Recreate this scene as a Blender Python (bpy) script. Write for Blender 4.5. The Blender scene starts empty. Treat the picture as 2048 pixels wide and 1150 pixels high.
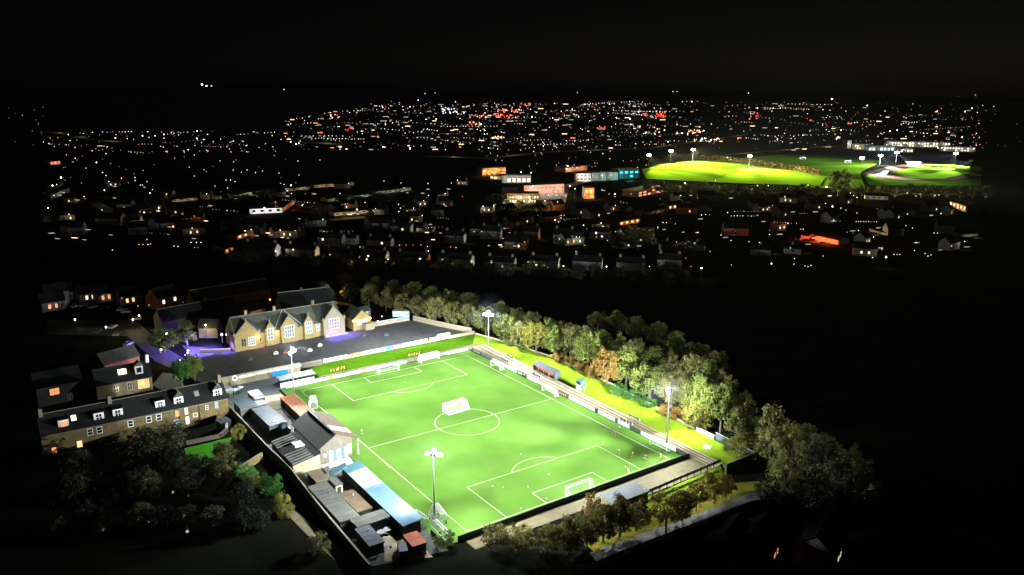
import bpy, math, random
from mathutils import Matrix, Vector
random.seed(11)
S = bpy.context.scene
C = S.collection
R = math.radians

# ---------------------------------------------------------------- camera
CX, CY, CZ = -108.854, -177.932, 90.734
YAW, PIT, ROL, F = 0.60922133, 0.242742297, 0.0040278356, 1581.40169
_cy, _sy, _cp, _sp = math.cos(YAW), math.sin(YAW), math.cos(PIT), math.sin(PIT)
fw = Vector((_sy*_cp, _cy*_cp, -_sp))
_r0 = Vector((_cy, -_sy, 0)); _u0 = _r0.cross(fw)
rt = math.cos(ROL)*_r0 + math.sin(ROL)*_u0
up = -math.sin(ROL)*_r0 + math.cos(ROL)*_u0
EYE = Vector((CX, CY, CZ))
cam = bpy.data.cameras.new('camera'); co = bpy.data.objects.new('camera', cam); C.objects.link(co)
M = Matrix((rt, up, -fw)).transposed().to_4x4(); M.translation = EYE
co.matrix_world = M
cam.sensor_width = 36; cam.lens = 36*F/2048; cam.clip_start = 1; cam.clip_end = 90000
S.camera = co

def ray(x, y): return fw + rt*((x-1024)/F) + up*((575-y)/F)
def at(x, y, z=0):
    d = ray(x, y); t = (z-CZ)/d.z
    return Vector((CX+d.x*t, CY+d.y*t, z))
def on_y(x, y, Y):
    d = ray(x, y); t = (Y-CY)/d.y; p = EYE+d*t; return p.x, p.z
def on_x(x, y, X):
    d = ray(x, y); t = (X-CX)/d.x; p = EYE+d*t; return p.y, p.z
def px(p):
    d = Vector(p)-EYE; k = d.dot(fw)
    return 1024+F*d.dot(rt)/k, 575-F*d.dot(up)/k
def hgt(y, X, Y):
    lo, hi = -5, 200
    for _ in range(50):
        m = (lo+hi)/2
        if px((X, Y, m))[1] > y: lo = m
        else: hi = m
    return lo
def mpp(p): return (Vector(p)-EYE).dot(fw)/F      # metres per photograph pixel

# ---------------------------------------------------------------- render and world
S.render.engine = 'CYCLES'
S.view_settings.view_transform = 'Standard'; S.view_settings.look = 'None'
S.view_settings.exposure = 0; S.view_settings.gamma = 1
cy = S.cycles
cy.use_denoising = True
cy.max_bounces = 5; cy.diffuse_bounces = 2; cy.glossy_bounces = 2; cy.transmission_bounces = 3; cy.transparent_max_bounces = 6; cy.volume_bounces = 0
cy.sample_clamp_indirect = 2.0; cy.sample_clamp_direct = 60
cy.caustics_reflective = False; cy.caustics_refractive = False
cy.use_light_tree = True
W = bpy.data.worlds.new('World'); S.world = W; W.use_nodes = True
nt = W.node_tree; bg = nt.nodes['Background']
sky = nt.nodes.new('ShaderNodeTexSky'); sky.sky_type = 'NISHITA'; sky.sun_disc = False
sky.sun_elevation = R(-7.5); sky.sun_rotation = R(60); sky.altitude = 100
hs_ = nt.nodes.new('ShaderNodeHueSaturation'); hs_.inputs['Saturation'].default_value = .25
nt.links.new(sky.outputs[0], hs_.inputs['Color']); nt.links.new(hs_.outputs[0], bg.inputs[0]); bg.inputs[1].default_value = 0.15

# ---------------------------------------------------------------- materials
MT = {}
def mat(name, col, rough=0.8, var=0.25, scale=1.2, metal=0.0, spec=0.3, col2=None, bump=0.0, big=0.0, trans=0.0):
    if name in MT: return MT[name]
    m = bpy.data.materials.new(name); m.use_nodes = True; MT[name] = m
    n = m.node_tree.nodes; l = m.node_tree.links; b = n['Principled BSDF']
    b.inputs['Roughness'].default_value = rough; b.inputs['Metallic'].default_value = metal
    b.inputs['Specular IOR Level'].default_value = spec
    tc = n.new('ShaderNodeNewGeometry')
    nz = n.new('ShaderNodeTexNoise'); nz.inputs['Scale'].default_value = scale; nz.inputs['Detail'].default_value = 6
    l.new(tc.outputs['Position'], nz.inputs['Vector'])
    rp = n.new('ShaderNodeValToRGB'); rp.color_ramp.elements[0].position = 0.3; rp.color_ramp.elements[1].position = 0.7
    c2 = col2 or [min(1, c*(1+var)) for c in col]
    c1 = [c*(1-var) for c in col] if not col2 else col
    rp.color_ramp.elements[0].color = (*c1, 1); rp.color_ramp.elements[1].color = (*c2, 1)
    l.new(nz.outputs['Fac'], rp.inputs[0]); out = rp.outputs[0]
    if big:
        n2 = n.new('ShaderNodeTexNoise'); n2.inputs['Scale'].default_value = scale*big; n2.inputs['Detail'].default_value = 3
        l.new(tc.outputs['Position'], n2.inputs['Vector'])
        mp = n.new('ShaderNodeMapRange'); mp.inputs[1].default_value = .3; mp.inputs[2].default_value = .7; mp.inputs[3].default_value = .88; mp.inputs[4].default_value = 1.1
        l.new(n2.outputs['Fac'], mp.inputs[0])
        mx = n.new('ShaderNodeVectorMath'); mx.operation = 'SCALE'
        l.new(out, mx.inputs[0]); l.new(mp.outputs[0], mx.inputs['Scale']); out = mx.outputs[0]
    l.new(out, b.inputs['Base Color'])
    if bump:
        bm = n.new('ShaderNodeBump'); bm.inputs['Strength'].default_value = bump
        l.new(nz.outputs['Fac'], bm.inputs['Height']); l.new(bm.outputs[0], b.inputs['Normal'])
    if trans:
        tr = n.new('ShaderNodeBsdfTranslucent'); l.new(out, tr.inputs[0])
        ms = n.new('ShaderNodeMixShader'); ms.inputs[0].default_value = trans
        l.new(b.outputs[0], ms.inputs[1]); l.new(tr.outputs[0], ms.inputs[2])
        l.new(ms.outputs[0], n['Material Output'].inputs[0])
    return m
def emit(name, col, k):
    if name in MT: return MT[name]
    m = bpy.data.materials.new(name); m.use_nodes = True; MT[name] = m
    n = m.node_tree.nodes; b = n['Principled BSDF']
    b.inputs['Base Color'].default_value = (*[c*.5 for c in col], 1)
    b.inputs['Emission Color'].default_value = (*col, 1); b.inputs['Emission Strength'].default_value = k
    m.cycles.emission_sampling = 'NONE'
    return m
def leaf(name, a, b2, trans=0.22):
    if name in MT: return MT[name]
    m = mat(name, a, 0.7, scale=0.55, col2=b2, trans=trans, spec=0.15)
    n = m.node_tree.nodes; l = m.node_tree.links
    oi = n.new('ShaderNodeObjectInfo'); hs = n.new('ShaderNodeHueSaturation')
    mr = n.new('ShaderNodeMapRange'); mr.inputs[3].default_value = .7; mr.inputs[4].default_value = 1.35
    l.new(oi.outputs['Random'], mr.inputs[0]); l.new(mr.outputs[0], hs.inputs['Value'])
    src = [k for k in n if k.type == 'VALTORGB'][0].outputs[0]
    l.new(src, hs.inputs['Color'])
    for k in n:
        if k.type == 'BSDF_PRINCIPLED': l.new(hs.outputs[0], k.inputs['Base Color'])
        if k.type == 'BSDF_TRANSLUCENT': l.new(hs.outputs[0], k.inputs[0])
    return m

m_turf = mat('pitch_turf', (.072, .168, .022), .9, scale=.13, col2=(.098, .194, .036), big=.3, spec=0)
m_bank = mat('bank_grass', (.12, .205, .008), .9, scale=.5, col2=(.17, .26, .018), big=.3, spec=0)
m_field = mat('field_grass', (.10, .235, .008), .9, scale=.05, col2=(.15, .28, .016), big=.3, spec=0)
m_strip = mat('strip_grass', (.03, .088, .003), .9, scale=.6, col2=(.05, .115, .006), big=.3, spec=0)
m_verge = mat('verge_grass', (.08, .15, .012), .9, scale=.5, col2=(.24, .15, .03), big=.4, spec=0)
m_lawn = mat('lawn_grass', (.035, .17, .012), .9, scale=.5, col2=(.06, .22, .02), spec=0)
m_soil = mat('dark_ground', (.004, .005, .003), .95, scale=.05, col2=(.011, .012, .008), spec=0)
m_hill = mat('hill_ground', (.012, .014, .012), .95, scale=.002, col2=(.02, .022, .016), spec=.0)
m_conc = mat('pale_concrete', (.25, .21, .135), .85, scale=.7, col2=(.38, .33, .23), big=.3)
m_step = mat('step_edge', (.12, .092, .05), .9, scale=.9, col2=(.20, .16, .095))
m_path = mat('beige_path', (.10, .088, .042), .9, scale=.8, col2=(.145, .128, .07), big=.3)
m_dirt = mat('grey_dirt', (.10, .095, .065), .9, scale=.7, col2=(.15, .14, .10), big=.3)
m_asph = mat('asphalt', (0.0382, 0.0428, 0.0446), .85, scale=.4, col2=(0.0606, 0.0656, 0.0638), big=.2)
m_asph2 = mat('smooth_asphalt', (.065, .075, .08), .8, scale=.4, col2=(.095, .105, .11), big=.2)
m_road = mat('rough_road', (.10, .10, .09), .9, scale=1.5, col2=(.22, .21, .19), bump=.5)
m_white = mat('white_paint', (.80, .80, .78), .5, var=.06)
m_line = mat('line_paint', (.50, .60, .40), .8, var=.08)
m_metal = mat('galvanised', (.5, .52, .53), .45, metal=.6, var=.1)
m_black = mat('black_board', (.018, .026, .024), .6, var=.4, scale=.6)
m_dark = mat('dark_wood', (.03, .03, .028), .8, var=.3)
m_slate = mat('slate_roof', (.012,.014,.014), .85, scale=2.5, col2=(.026,.03,.028), spec=.03)
m_slatek = mat('unlit_roof', (.006,.007,.007), .9, scale=2, col2=(.012,.013,.013), spec=0)  # slate darkened to stand in for roofs out of the light
m_slate2 = mat('moss_slate_roof', (0.04, 0.0464, 0.0368), .8, scale=2.0, col2=(0.068, 0.0784, 0.0624), bump=.3)
m_stone = mat('sandstone', (0.1607, 0.1285, 0.0478), .9, scale=1.6, col2=(0.2249, 0.179, 0.0716), bump=.4, big=.3)
m_stone2 = mat('rough_rubble', (0.0842, 0.075, 0.0344), .9, scale=1.4, col2=(0.1683, 0.1263, 0.0459), bump=.5, big=.4)
m_stone3 = mat('grey_sandstone', (0.1536, 0.1392, 0.096), .9, scale=1.8, col2=(0.2016, 0.1824, 0.1296), bump=.3)
m_render = mat('cream_render', (0.153, 0.1403, 0.0808), .9, scale=.8, col2=(0.221, 0.204, 0.1275), big=.4)
m_pink = mat('pinkish_render', (0.0595, 0.0525, 0.0403), .9, scale=1.2, col2=(0.0875, 0.0788, 0.063), bump=.2)
m_dkstone = mat('unlit_stone', (.035,.035,.03), .9, scale=1, col2=(.06,.058,.05))  # stone darkened to imitate walls standing unlit
m_house = mat('house_render', (0.13, 0.1175, 0.1), .9, scale=.3, col2=(0.165, 0.15, 0.125))
m_house2 = mat('grey_render', (0.1045, 0.1073, 0.0935), .9, scale=.3, col2=(0.143, 0.1458, 0.1265))
m_brick = mat('red_brick', (.22, .075, .05), .9, scale=2, col2=(.32, .12, .08))
m_orange = mat('orange_roof', (0.24, 0.0638, 0.0105), .75, scale=.7, col2=(0.345, 0.105, 0.0225), big=.5)
m_orange2 = mat('orange_shed', (.36, .07, .025), .7, scale=.9, col2=(.46, .12, .045))
m_blue = mat('blue_metal', (.11, .21, .30), .32, metal=.15, scale=.4, col2=(.15, .27, .36), spec=.6)
m_teal = mat('teal_metal', (.06, .16, .19), .4, metal=.3, scale=.6, col2=(.09, .22, .25))
m_clear = mat('pale_sheet', (0.27, 0.2888, 0.3), .45, var=.08, scale=.6)
m_cont = mat('bluegrey_metal', (0.042, 0.0616, 0.07), .6, scale=.5, col2=(0.0672, 0.0882, 0.098), spec=.2)
m_felt = mat('grey_felt', (0.0608, 0.068, 0.0537), .85, scale=.6, col2=(0.0929, 0.1001, 0.0858), big=.3)
m_felt2 = mat('brown_felt', (0.072, 0.051, 0.024), .85, scale=.9, col2=(0.108, 0.081, 0.045), big=.4)
m_felt3 = mat('blue_felt', (0.057, 0.075, 0.084), .8, scale=.7, col2=(0.084, 0.102, 0.108), big=.4)
m_glass = mat('dark_glass', (.015, .02, .022), .2, spec=.5, var=.2)
m_glassb = mat('grey_glass', (.10, .13, .14), .25, spec=.5, var=.2)
m_navy = mat('navy_paint', (.03, .03, .22), .5, var=.15)
m_purple = mat('purple_paint', (.12, .06, .48), .5, var=.15)
m_cyan = mat('cyan_paint', (.03, .42, .58), .5, var=.15)
m_skyb = mat('blue_banner', (.02, .24, .62), .6, var=.2)
m_red = mat('red_paint', (.55, .05, .03), .6, var=.2)
m_orp = mat('orange_paint', (.75, .22, .06), .6, var=.2)
m_yel = mat('yellow_paint', (.75, .48, .07), .6, var=.15)
m_cream = mat('cream_board', (.68, .62, .36), .6, var=.1)
m_brown = mat('brown_board', (.10, .05, .025), .7, var=.3)
m_green = mat('green_board', (.02, .07, .03), .6, var=.3)
m_ltext = mat('dark_print', (.06, .06, .07), .6, var=.1)
m_bluestripe = mat('blue_stripe', (0.036, 0.08, 0.108), .6, var=.1)
m_net = mat('white_net', (.45, .5, .44), .9, var=.05)
m_bark = mat('bark', (.06, .05, .035), .9, scale=4, col2=(.12, .10, .075))
m_skin = mat('skin', (.45, .27, .19), .6, var=.05)
m_hair = mat('hair', (.03, .02, .015), .7, var=.2)
m_tyre = mat('tyre', (.02, .02, .02), .8, var=.2)
e_flood = emit('floodlight_glow', (.86, .94, 1), 45)
e_warm = emit('warm_window', (1, .58, .26), 1.6)
e_warm2 = emit('orange_window', (1, .33, .12), 1.3)
e_pale = emit('pale_window', (1, .86, .62), 1.5)
e_violet = emit('violet_window', (.12, .07, 1), .9)
e_teal = emit('teal_window', (.05, .75, .72), 1.3)
e_bulb = emit('warm_bulb', (1, .72, .38), 14)
e_bulbw = emit('white_bulb', (1, .95, .88), 12)
e_bulbv = emit('violet_bulb', (.5, .4, 1), 10)
e_bulbo = emit('orange_bulb', (1, .30, .07), 9)
e_bulbb = emit('bluish_bulb', (.72, .80, 1), 14)

# ---------------------------------------------------------------- mesh helpers
class MB:
    def __init__(s): s.v = []; s.f = []; s.m = []; s.k = 0
    def mi(s, k): s.k = k; return s
    def add(s, vs, fs):
        b = len(s.v); s.v += [tuple(p) for p in vs]
        for f in fs: s.f.append(tuple(b+i for i in f)); s.m.append(s.k)
        return s
    def box(s, x0, x1, y0, y1, z0, z1):
        return s.add([(x0,y0,z0),(x1,y0,z0),(x1,y1,z0),(x0,y1,z0),(x0,y0,z1),(x1,y0,z1),(x1,y1,z1),(x0,y1,z1)],
                     [(3,2,1,0),(4,5,6,7),(0,1,5,4),(1,2,6,5),(2,3,7,6),(3,0,4,7)])
    def slab(s, pts, t):                       # quad a,b,c,d with thickness t downwards
        n = len(pts); lo = [(p[0],p[1],p[2]-t) for p in pts]
        return s.add(list(pts)+lo, [tuple(range(n)), tuple(range(2*n-1,n-1,-1))]+[(i,i+n,(i+1)%n+n,(i+1)%n) for i in range(n)])
    def poly(s, pts): return s.add(pts, [tuple(range(len(pts)))])
    def prism_x(s, prof, x0, x1):              # profile [(y,z)] extruded along x
        n = len(prof)
        return s.add([(x0,a,b) for a,b in prof]+[(x1,a,b) for a,b in prof],
                     [tuple(range(n-1,-1,-1)), tuple(range(n,2*n))]+[(i,(i+1)%n,(i+1)%n+n,i+n) for i in range(n)])
    def prism_y(s, prof, y0, y1):
        n = len(prof)
        return s.add([(a,y0,b) for a,b in prof]+[(a,y1,b) for a,b in prof],
                     [tuple(range(n)), tuple(range(2*n-1,n-1,-1))]+[(i,i+n,(i+1)%n+n,(i+1)%n) for i in range(n)])
    def tube(s, p, q, r, r2=None, n=6):
        p, q = Vector(p), Vector(q); r2 = r if r2 is None else r2
        d = (q-p).normalized(); a = d.orthogonal().normalized(); b = d.cross(a)
        vs = []
        for c, rr in ((p, r), (q, r2)):
            for i in range(n):
                t = 2*math.pi*i/n; vs.append(c+a*(rr*math.cos(t))+b*(rr*math.sin(t)))
        return s.add(vs, [(i,(i+1)%n,(i+1)%n+n,i+n) for i in range(n)]+[tuple(range(n-1,-1,-1)), tuple(range(n,2*n))])
    def ball(s, c, r, n=8, k=5, sz=1.0):
        c = Vector(c); vs = [c+Vector((0,0,-r*sz))]
        for j in range(1, k):
            t = -math.pi/2+math.pi*j/k
            for i in range(n):
                a = 2*math.pi*i/n; vs.append(c+Vector((r*math.cos(t)*math.cos(a), r*math.cos(t)*math.sin(a), r*sz*math.sin(t))))
        vs.append(c+Vector((0,0,r*sz))); fs = []
        for i in range(n):
            fs.append((0, 1+(i+1)%n, 1+i)); fs.append((len(vs)-1, 1+(k-2)*n+i, 1+(k-2)*n+(i+1)%n))
            for j in range(k-2): fs.append((1+j*n+i, 1+j*n+(i+1)%n, 1+(j+1)*n+(i+1)%n, 1+(j+1)*n+i))
        return s.add(vs, fs)
    def mesh(s, name, mats):
        me = bpy.data.meshes.new(name); me.from_pydata(s.v, [], s.f); me.update()
        if not isinstance(mats, (list, tuple)): mats = [mats]
        for m in mats: me.materials.append(m)
        if len(mats) > 1: me.polygons.foreach_set('material_index', s.m)
        return me
    def build(s, name, mats, parent=None, smooth=False, label=None):
        me = s.mesh(name, mats)
        if smooth: me.polygons.foreach_set('use_smooth', [True]*len(me.polygons))
        return link(name, me, parent, label)
def link(name, me, parent=None, label=None):
    o = bpy.data.objects.new(name, me); C.objects.link(o)
    if parent: o.parent = parent
    if label: o['label'] = label
    return o
def each(name, m, parent, boxes):
    for q in boxes: MB().box(*q).build(name, m, parent)
def tag(o, label, cat, group=None, kind=None):
    o['label'] = label; o['category'] = cat
    if group: o['group'] = group
    if kind: o['kind'] = kind
    return o
def thing(name, label, cat, loc=(0,0,0), rz=0, group=None):
    o = bpy.data.objects.new(name, None); C.objects.link(o); o.empty_display_size = .5
    o.location = loc; o.rotation_euler = (0,0,rz)
    return tag(o, label, cat, group)
def struct(name, b, m): o = b.build(name, m); o['kind'] = 'structure'; return o
def sheet(name, pts, z, m): return struct(name, MB().poly([(p[0],p[1],z if (len(p) < 3 or isinstance(p, Vector)) else p[2]) for p in pts]), m)
def dup(root, loc, rz=0, scale=None, label=None, group=None):
    r = root.copy(); C.objects.link(r); r.location = loc; r.rotation_euler = (0,0,rz)
    if scale: r.scale = scale
    if label: r['label'] = label
    if group: r['group'] = group
    for ch in root.children:
        c = ch.copy(); C.objects.link(c); c.parent = r
        for g in ch.children:
            d = g.copy(); C.objects.link(d); d.parent = c
    return r
ORD = ['first','second','third','fourth','fifth','sixth','seventh','eighth','ninth','tenth','eleventh','twelfth','thirteenth','fourteenth','fifteenth','sixteenth','seventeenth','eighteenth','nineteenth','twentieth']
TENS = ['','','twenty','thirty','forty','fifty','sixty','seventy','eighty','ninety']
def ordn(i):
    if i < 20: return ORD[i]
    t, u = divmod(i+1, 10)
    return (TENS[t][:-1]+'ieth') if u == 0 else TENS[t]+'-'+ORD[u-1]
def spot(loc, tgt, power, size, blend=1.0, col=(.93,.97,1), rad=.3, parent=None):
    L = bpy.data.lights.new('lamp_beam', 'SPOT'); L.energy = power; L.spot_size = R(size); L.spot_blend = blend; L.color = col; L.shadow_soft_size = rad
    o = bpy.data.objects.new('lamp_beam', L); C.objects.link(o)
    d = Vector(tgt)-Vector(loc)
    o.rotation_euler = d.to_track_quat('-Z', 'Y').to_euler(); o.location = loc
    return o
def point(loc, power, col=(1,.9,.75), rad=.25):
    L = bpy.data.lights.new('lamp_light', 'POINT'); L.energy = power; L.color = col; L.shadow_soft_size = rad
    o = bpy.data.objects.new('lamp_light', L); C.objects.link(o); o.location = loc
    return o
def text_mesh(txt, size, ext=.03):
    cu = bpy.data.curves.new('letters', 'FONT'); cu.body = txt; cu.size = size; cu.extrude = ext; cu.resolution_u = 2
    o = bpy.data.objects.new('letters', cu); C.objects.link(o)
    dg = bpy.context.evaluated_depsgraph_get()
    me = bpy.data.meshes.new_from_object(o.evaluated_get(dg)); bpy.data.objects.remove(o)
    me.materials.clear(); return me
def letters(txt, size, width, m, parent, loc, rz=0, name='lettering'):
    me = text_mesh(txt, size); me.materials.append(m)
    w = max(v.co.x for v in me.vertices)-min(v.co.x for v in me.vertices)
    o = link(name, me, parent); o.location = loc; o.rotation_euler = (R(90), 0, rz); o.scale = (width/w, 1, 1)
    return o
def skin_mesh(vs, es, rs, sub=2, name='body'):
    me = bpy.data.meshes.new(name); me.from_pydata(vs, es, []); o = bpy.data.objects.new(name, me); C.objects.link(o)
    o.modifiers.new('s', 'SKIN'); sv = me.skin_vertices[0].data
    for k, r in zip(sv, rs): k.radius = (r, r) if not isinstance(r, tuple) else r
    sv[0].use_root = True
    u = o.modifiers.new('d', 'SUBSURF'); u.levels = sub
    dg = bpy.context.evaluated_depsgraph_get()
    out = bpy.data.meshes.new_from_object(o.evaluated_get(dg)); bpy.data.objects.remove(o)
    out.polygons.foreach_set('use_smooth', [True]*len(out.polygons)); return out

# ================================================================ THE GROUND
EDGE = [(-15.5,-74.6),(12,-74.9),(30,-75.5),(40,-78),(50,-84.6),(80,-104)]
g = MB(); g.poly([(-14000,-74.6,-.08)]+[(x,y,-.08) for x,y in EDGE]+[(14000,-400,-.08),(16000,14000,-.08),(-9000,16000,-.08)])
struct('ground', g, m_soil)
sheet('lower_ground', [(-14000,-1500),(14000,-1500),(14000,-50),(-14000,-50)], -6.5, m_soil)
g = MB()
for p, q in zip([(-400,-74.6)]+EDGE[:-1], EDGE): g.poly([(p[0],p[1],-6.5),(q[0],q[1],-6.5),(q[0],q[1],-.08),(p[0],p[1],-.08)])
tag(g.build('retaining_wall', m_black), 'black retaining wall along the lower edge of the lane', 'wall')
# low hills along the horizon
def hills():
    b = MB(); n = 90; vs = []; rows = [(8200, 0), (8900, .45), (10500, 1.0), (12500, 1.05)]
    rnd = random.Random(5)
    ph = [rnd.uniform(0, 6.28) for _ in range(6)]
    for j, (d, k) in enumerate(rows):
        for i in range(n+1):
            a = R(-22)+R(104)*i/n
            h = 150+70*math.sin(a*5+ph[0])+45*math.sin(a*11+ph[1])+22*math.sin(a*23+ph[2])+10*math.sin(a*47+ph[3])
            h *= 1.35-.9*max(0, min(1, (a-R(18))/R(26)))
            vs.append((CX+d*math.sin(a), CY+d*math.cos(a), -1+k*h))
    fs = [(j*(n+1)+i, j*(n+1)+i+1, (j+1)*(n+1)+i+1, (j+1)*(n+1)+i) for j in range(3) for i in range(n)]
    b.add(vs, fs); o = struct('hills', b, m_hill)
hills()

sheet('pitch', [(-37.2,-51.3),(34.3,-51.3),(34.3,53.6),(-35.2,53.6),(-35.2,42.3),(-33.3,42.3),(-33.3,12),(-36.2,12),(-36.2,-12),(-37.2,-12)], 0, m_turf)
# markings
def markings():
    b = MB(); z = .012; w = .17
    def seg(x0, y0, x1, y1):
        d = Vector((x1-x0, y1-y0)).normalized(); n = Vector((-d.y, d.x))*w/2; e = d*w/2
        b.poly([(x0-n.x-e.x, y0-n.y-e.y, z), (x1-n.x+e.x, y1-n.y+e.y, z), (x1+n.x+e.x, y1+n.y+e.y, z), (x0+n.x-e.x, y0+n.y-e.y, z)][::1])
    def arc(cx, cy, r, a0, a1, n=64):
        for i in range(n):
            t0, t1 = a0+(a1-a0)*i/n, a0+(a1-a0)*(i+1)/n
            b.poly([(cx+(r-w/2)*math.cos(t0), cy+(r-w/2)*math.sin(t0), z+.004), (cx+(r+w/2)*math.cos(t0), cy+(r+w/2)*math.sin(t0), z+.004),
                    (cx+(r+w/2)*math.cos(t1), cy+(r+w/2)*math.sin(t1), z+.004), (cx+(r-w/2)*math.cos(t1), cy+(r-w/2)*math.sin(t1), z+.004)])
    X, Y = 30.325, 49.107
    for s in (-1, 1):
        seg(s*X, -Y, s*X, Y)
    z += .004
    seg(-X, 0, X, 0)
    for s in (-1, 1): seg(-X, s*Y, X, s*Y)
    for s in (-1, 1):
        z += .0  # boxes
        seg(-20.16, s*(Y-16.5), 20.16, s*(Y-16.5)); seg(-9.16, s*(Y-5.5), 9.16, s*(Y-5.5))
        z += .004
        for k in (-1, 1):
            seg(k*20.16, s*Y, k*20.16, s*(Y-16.5)); seg(k*9.16, s*Y, k*9.16, s*(Y-5.5))
            arc(k*X, s*Y, .95, math.atan2(-s, -k)-math.pi/4, math.atan2(-s, -k)+math.pi/4, 10)
        z -= .004
        h = math.acos(5.5/9.15)
        arc(0, s*(Y-11), 9.15, -s*math.pi/2-h, -s*math.pi/2+h, 36)
        b.poly([(.18*math.cos(t*.785), s*(Y-11)+.18*math.sin(t*.785), z) for t in range(8)])
    arc(0, 0, 9.15, 0, 2*math.pi, 96)
    struct('pitch_markings', b, m_line)
markings()

# right terracing: long pale steps
def terrace():
    b = MB(); A = [35.0, 36.7, 38.4, 40.2, 42.3]; B = [35.2, 36.1, 37.1, 38.0, 38.9]; H = [.01, .12, .24, .36]
    y1, y0 = 56.2, -59.0
    N = 24
    for k in range(4):
        for i in range(N):
            def X(r, t): return B[r]+(A[r]-B[r])*t
            t0, t1 = i/N, (i+1)/N
            ya, yb = y0+(y1-y0)*t0, y0+(y1-y0)*t1
            za = H[k]
            e = .42
            b.mi(0).poly([(X(k,t0)+e, ya, za), (X(k+1,t0), ya, za), (X(k+1,t1), yb, za), (X(k,t1)+e, yb, za)])
            b.mi(1).poly([(X(k,t0), ya, za), (X(k,t0)+e, ya, za), (X(k,t1)+e, yb, za), (X(k,t1), yb, za)])
            if k: b.mi(1).poly([(X(k,t0), ya, H[k-1]), (X(k,t0), ya, za), (X(k,t1), yb, za), (X(k,t1), yb, H[k-1])])
    for i in range(N):
        t0, t1 = i/N, (i+1)/N; ya, yb = y0+(y1-y0)*t0, y0+(y1-y0)*t1
        x0, x1 = B[4]+(A[4]-B[4])*t0, B[4]+(A[4]-B[4])*t1
        b.mi(0).poly([(x0, ya, .36), (x0, ya, 0), (x1, yb, 0), (x1, yb, .36)])
    o = b.build('terrace_steps', [m_conc, m_step]); o['kind'] = 'structure'
terrace()
sheet('terrace_corner', [(35,56.2),(42.3,56.2),(41.4,58.2),(39,59.2),(24,58.4),(24,54.2),(34.9,54.2)], .004, m_path)
sheet('far_path', [(-24,54.2),(24,54.2),(24,58.4),(-24,58.8)], 0, m_dirt)
sheet('grass_bank', [(42.3,56.2),(42.3,50),(38.9,-59),(34.7,-63.1),(47.1,-63.1),(48.5,-47.2),(51.6,-22),(53.4,0),(54.2,29),(51,50),(46.4,69.3),(39,59.2),(41.4,58.2)], .0, m_bank)
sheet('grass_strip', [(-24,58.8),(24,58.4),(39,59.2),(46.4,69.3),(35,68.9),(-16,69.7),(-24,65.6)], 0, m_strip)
sheet('near_path', [(-32.5,-51.6),(35.2,-51.6),(35.2,-59),(10.6,-59.6),(-1,-56.2),(-32.5,-55.8)], .0, m_path)
sheet('rail_grass', [(9.5,-60.2),(38,-59.05),(34.7,-63.1),(33,-66.5),(8,-66.5)], -.02, m_bank)
sheet('verge', [(-13,-66.5),(33,-66.5),(42,-71),(46,-75.2),(33,-72.4),(12,-71.6),(-8,-70.2),(-13,-70)], -.02, m_verge)
sheet('lane', [(-14,-70),(-8,-70.2),(12,-71.6),(33,-72.4),(46,-75.2),(54,-83),(50,-84),(40,-77.2),(30,-74.8),(12,-74),(-8,-73),(-15,-73)], -.01, m_road)
sheet('playground', [(-50,70.6),(-24,70.3),(46.2,70.6),(35,99.6),(-36,99.6),(-50,118)], 0, m_asph)
sheet('yard', [(-53.2,44),(-36,44),(-36,53.6),(-24.2,53.6),(-24.2,65.4),(-50,65.6)], 0, m_asph2)
sheet('paving', [(-44.6,33),(-36.3,36),(-36.3,50.5),(-44.2,51.5)], .012, m_conc)
sheet('yard_ground', [(-53.4,-49),(-37.2,-53),(-37.2,-12),(-36.2,-12),(-36.2,12),(-39.9,12),(-39.9,44),(-53.2,44)], -.02, m_felt)
sheet('white_yard', [(-44.9,-10.8),(-37.6,-9.4),(-36.6,-2.2),(-44.4,-2.2)], .02, m_white)
sheet('rear_yard', [(-49.6,-49.2),(-41,-53.3),(-40.6,-45.3),(-46.3,-39.4),(-47.2,-44)], .0, m_conc)
sheet('back_lawn', [(-72,13.5),(-66,13),(-57.6,27),(-70,27)], .0, m_lawn)
sheet('back_path', [(-59.6,-17),(-58,-17),(-55.8,-30),(-55,-44),(-57.5,-44),(-58.6,-34)], .0, m_path)
sheet('street', [at(95,640),at(270,640),at(340,700),at(450,768),at(425,775),at(310,722),at(255,672),at(95,668)], -.03, m_asph)

# ---------------------------------------------------------------- floodlight masts
def mast(loc, h, tgt, label):
    t = thing('floodlight_mast', label, 'floodlight', loc, 0, 'floodlight masts round the pitch')
    MB().tube((0,0,0), (0,0,h), .24, .13, 8).build('pole', m_metal, t, True)
    MB().box(-.45,.45,-.45,.45,0,.25).build('footing', m_conc, t)
    d = Vector((tgt[0]-loc[0], tgt[1]-loc[1], 0)).normalized(); s = Vector((-d.y, d.x, 0))
    b = MB(); b.tube(-s*1.6+Vector((0,0,h-.15)), s*1.6+Vector((0,0,h-.15)), .08); b.tube((0,0,h), (0,0,h+.9), .07)
    b.build('crossarm', m_metal, t)
    for u, zz in ((-1.45,.1),(-.55,.1),(.55,.1),(1.45,.1),(0,.95)):
        c = s*u+Vector((0,0,h+zz)); a = (d*math.cos(R(22))-Vector((0,0,math.sin(R(22)))))
        n = a.cross(s).normalized()
        if n.z < 0: n = -n
        def bx(p0, p1, w, hh):
            return [c+a*q+s*i*w+n*j*hh for q in (p0, p1) for i, j in ((-1,-1),(1,-1),(1,1),(-1,1))]
        fs = [(3,2,1,0),(4,5,6,7),(0,1,5,4),(1,2,6,5),(2,3,7,6),(3,0,4,7)]
        hd = MB().add(bx(-.15,.35,.4,.3), fs).build('floodlight', m_white, t)
        MB().add(bx(.36,.66,.44,.34), fs).build('lens', e_flood, hd)
    return d, s
FLOOD = 1.24
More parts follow.
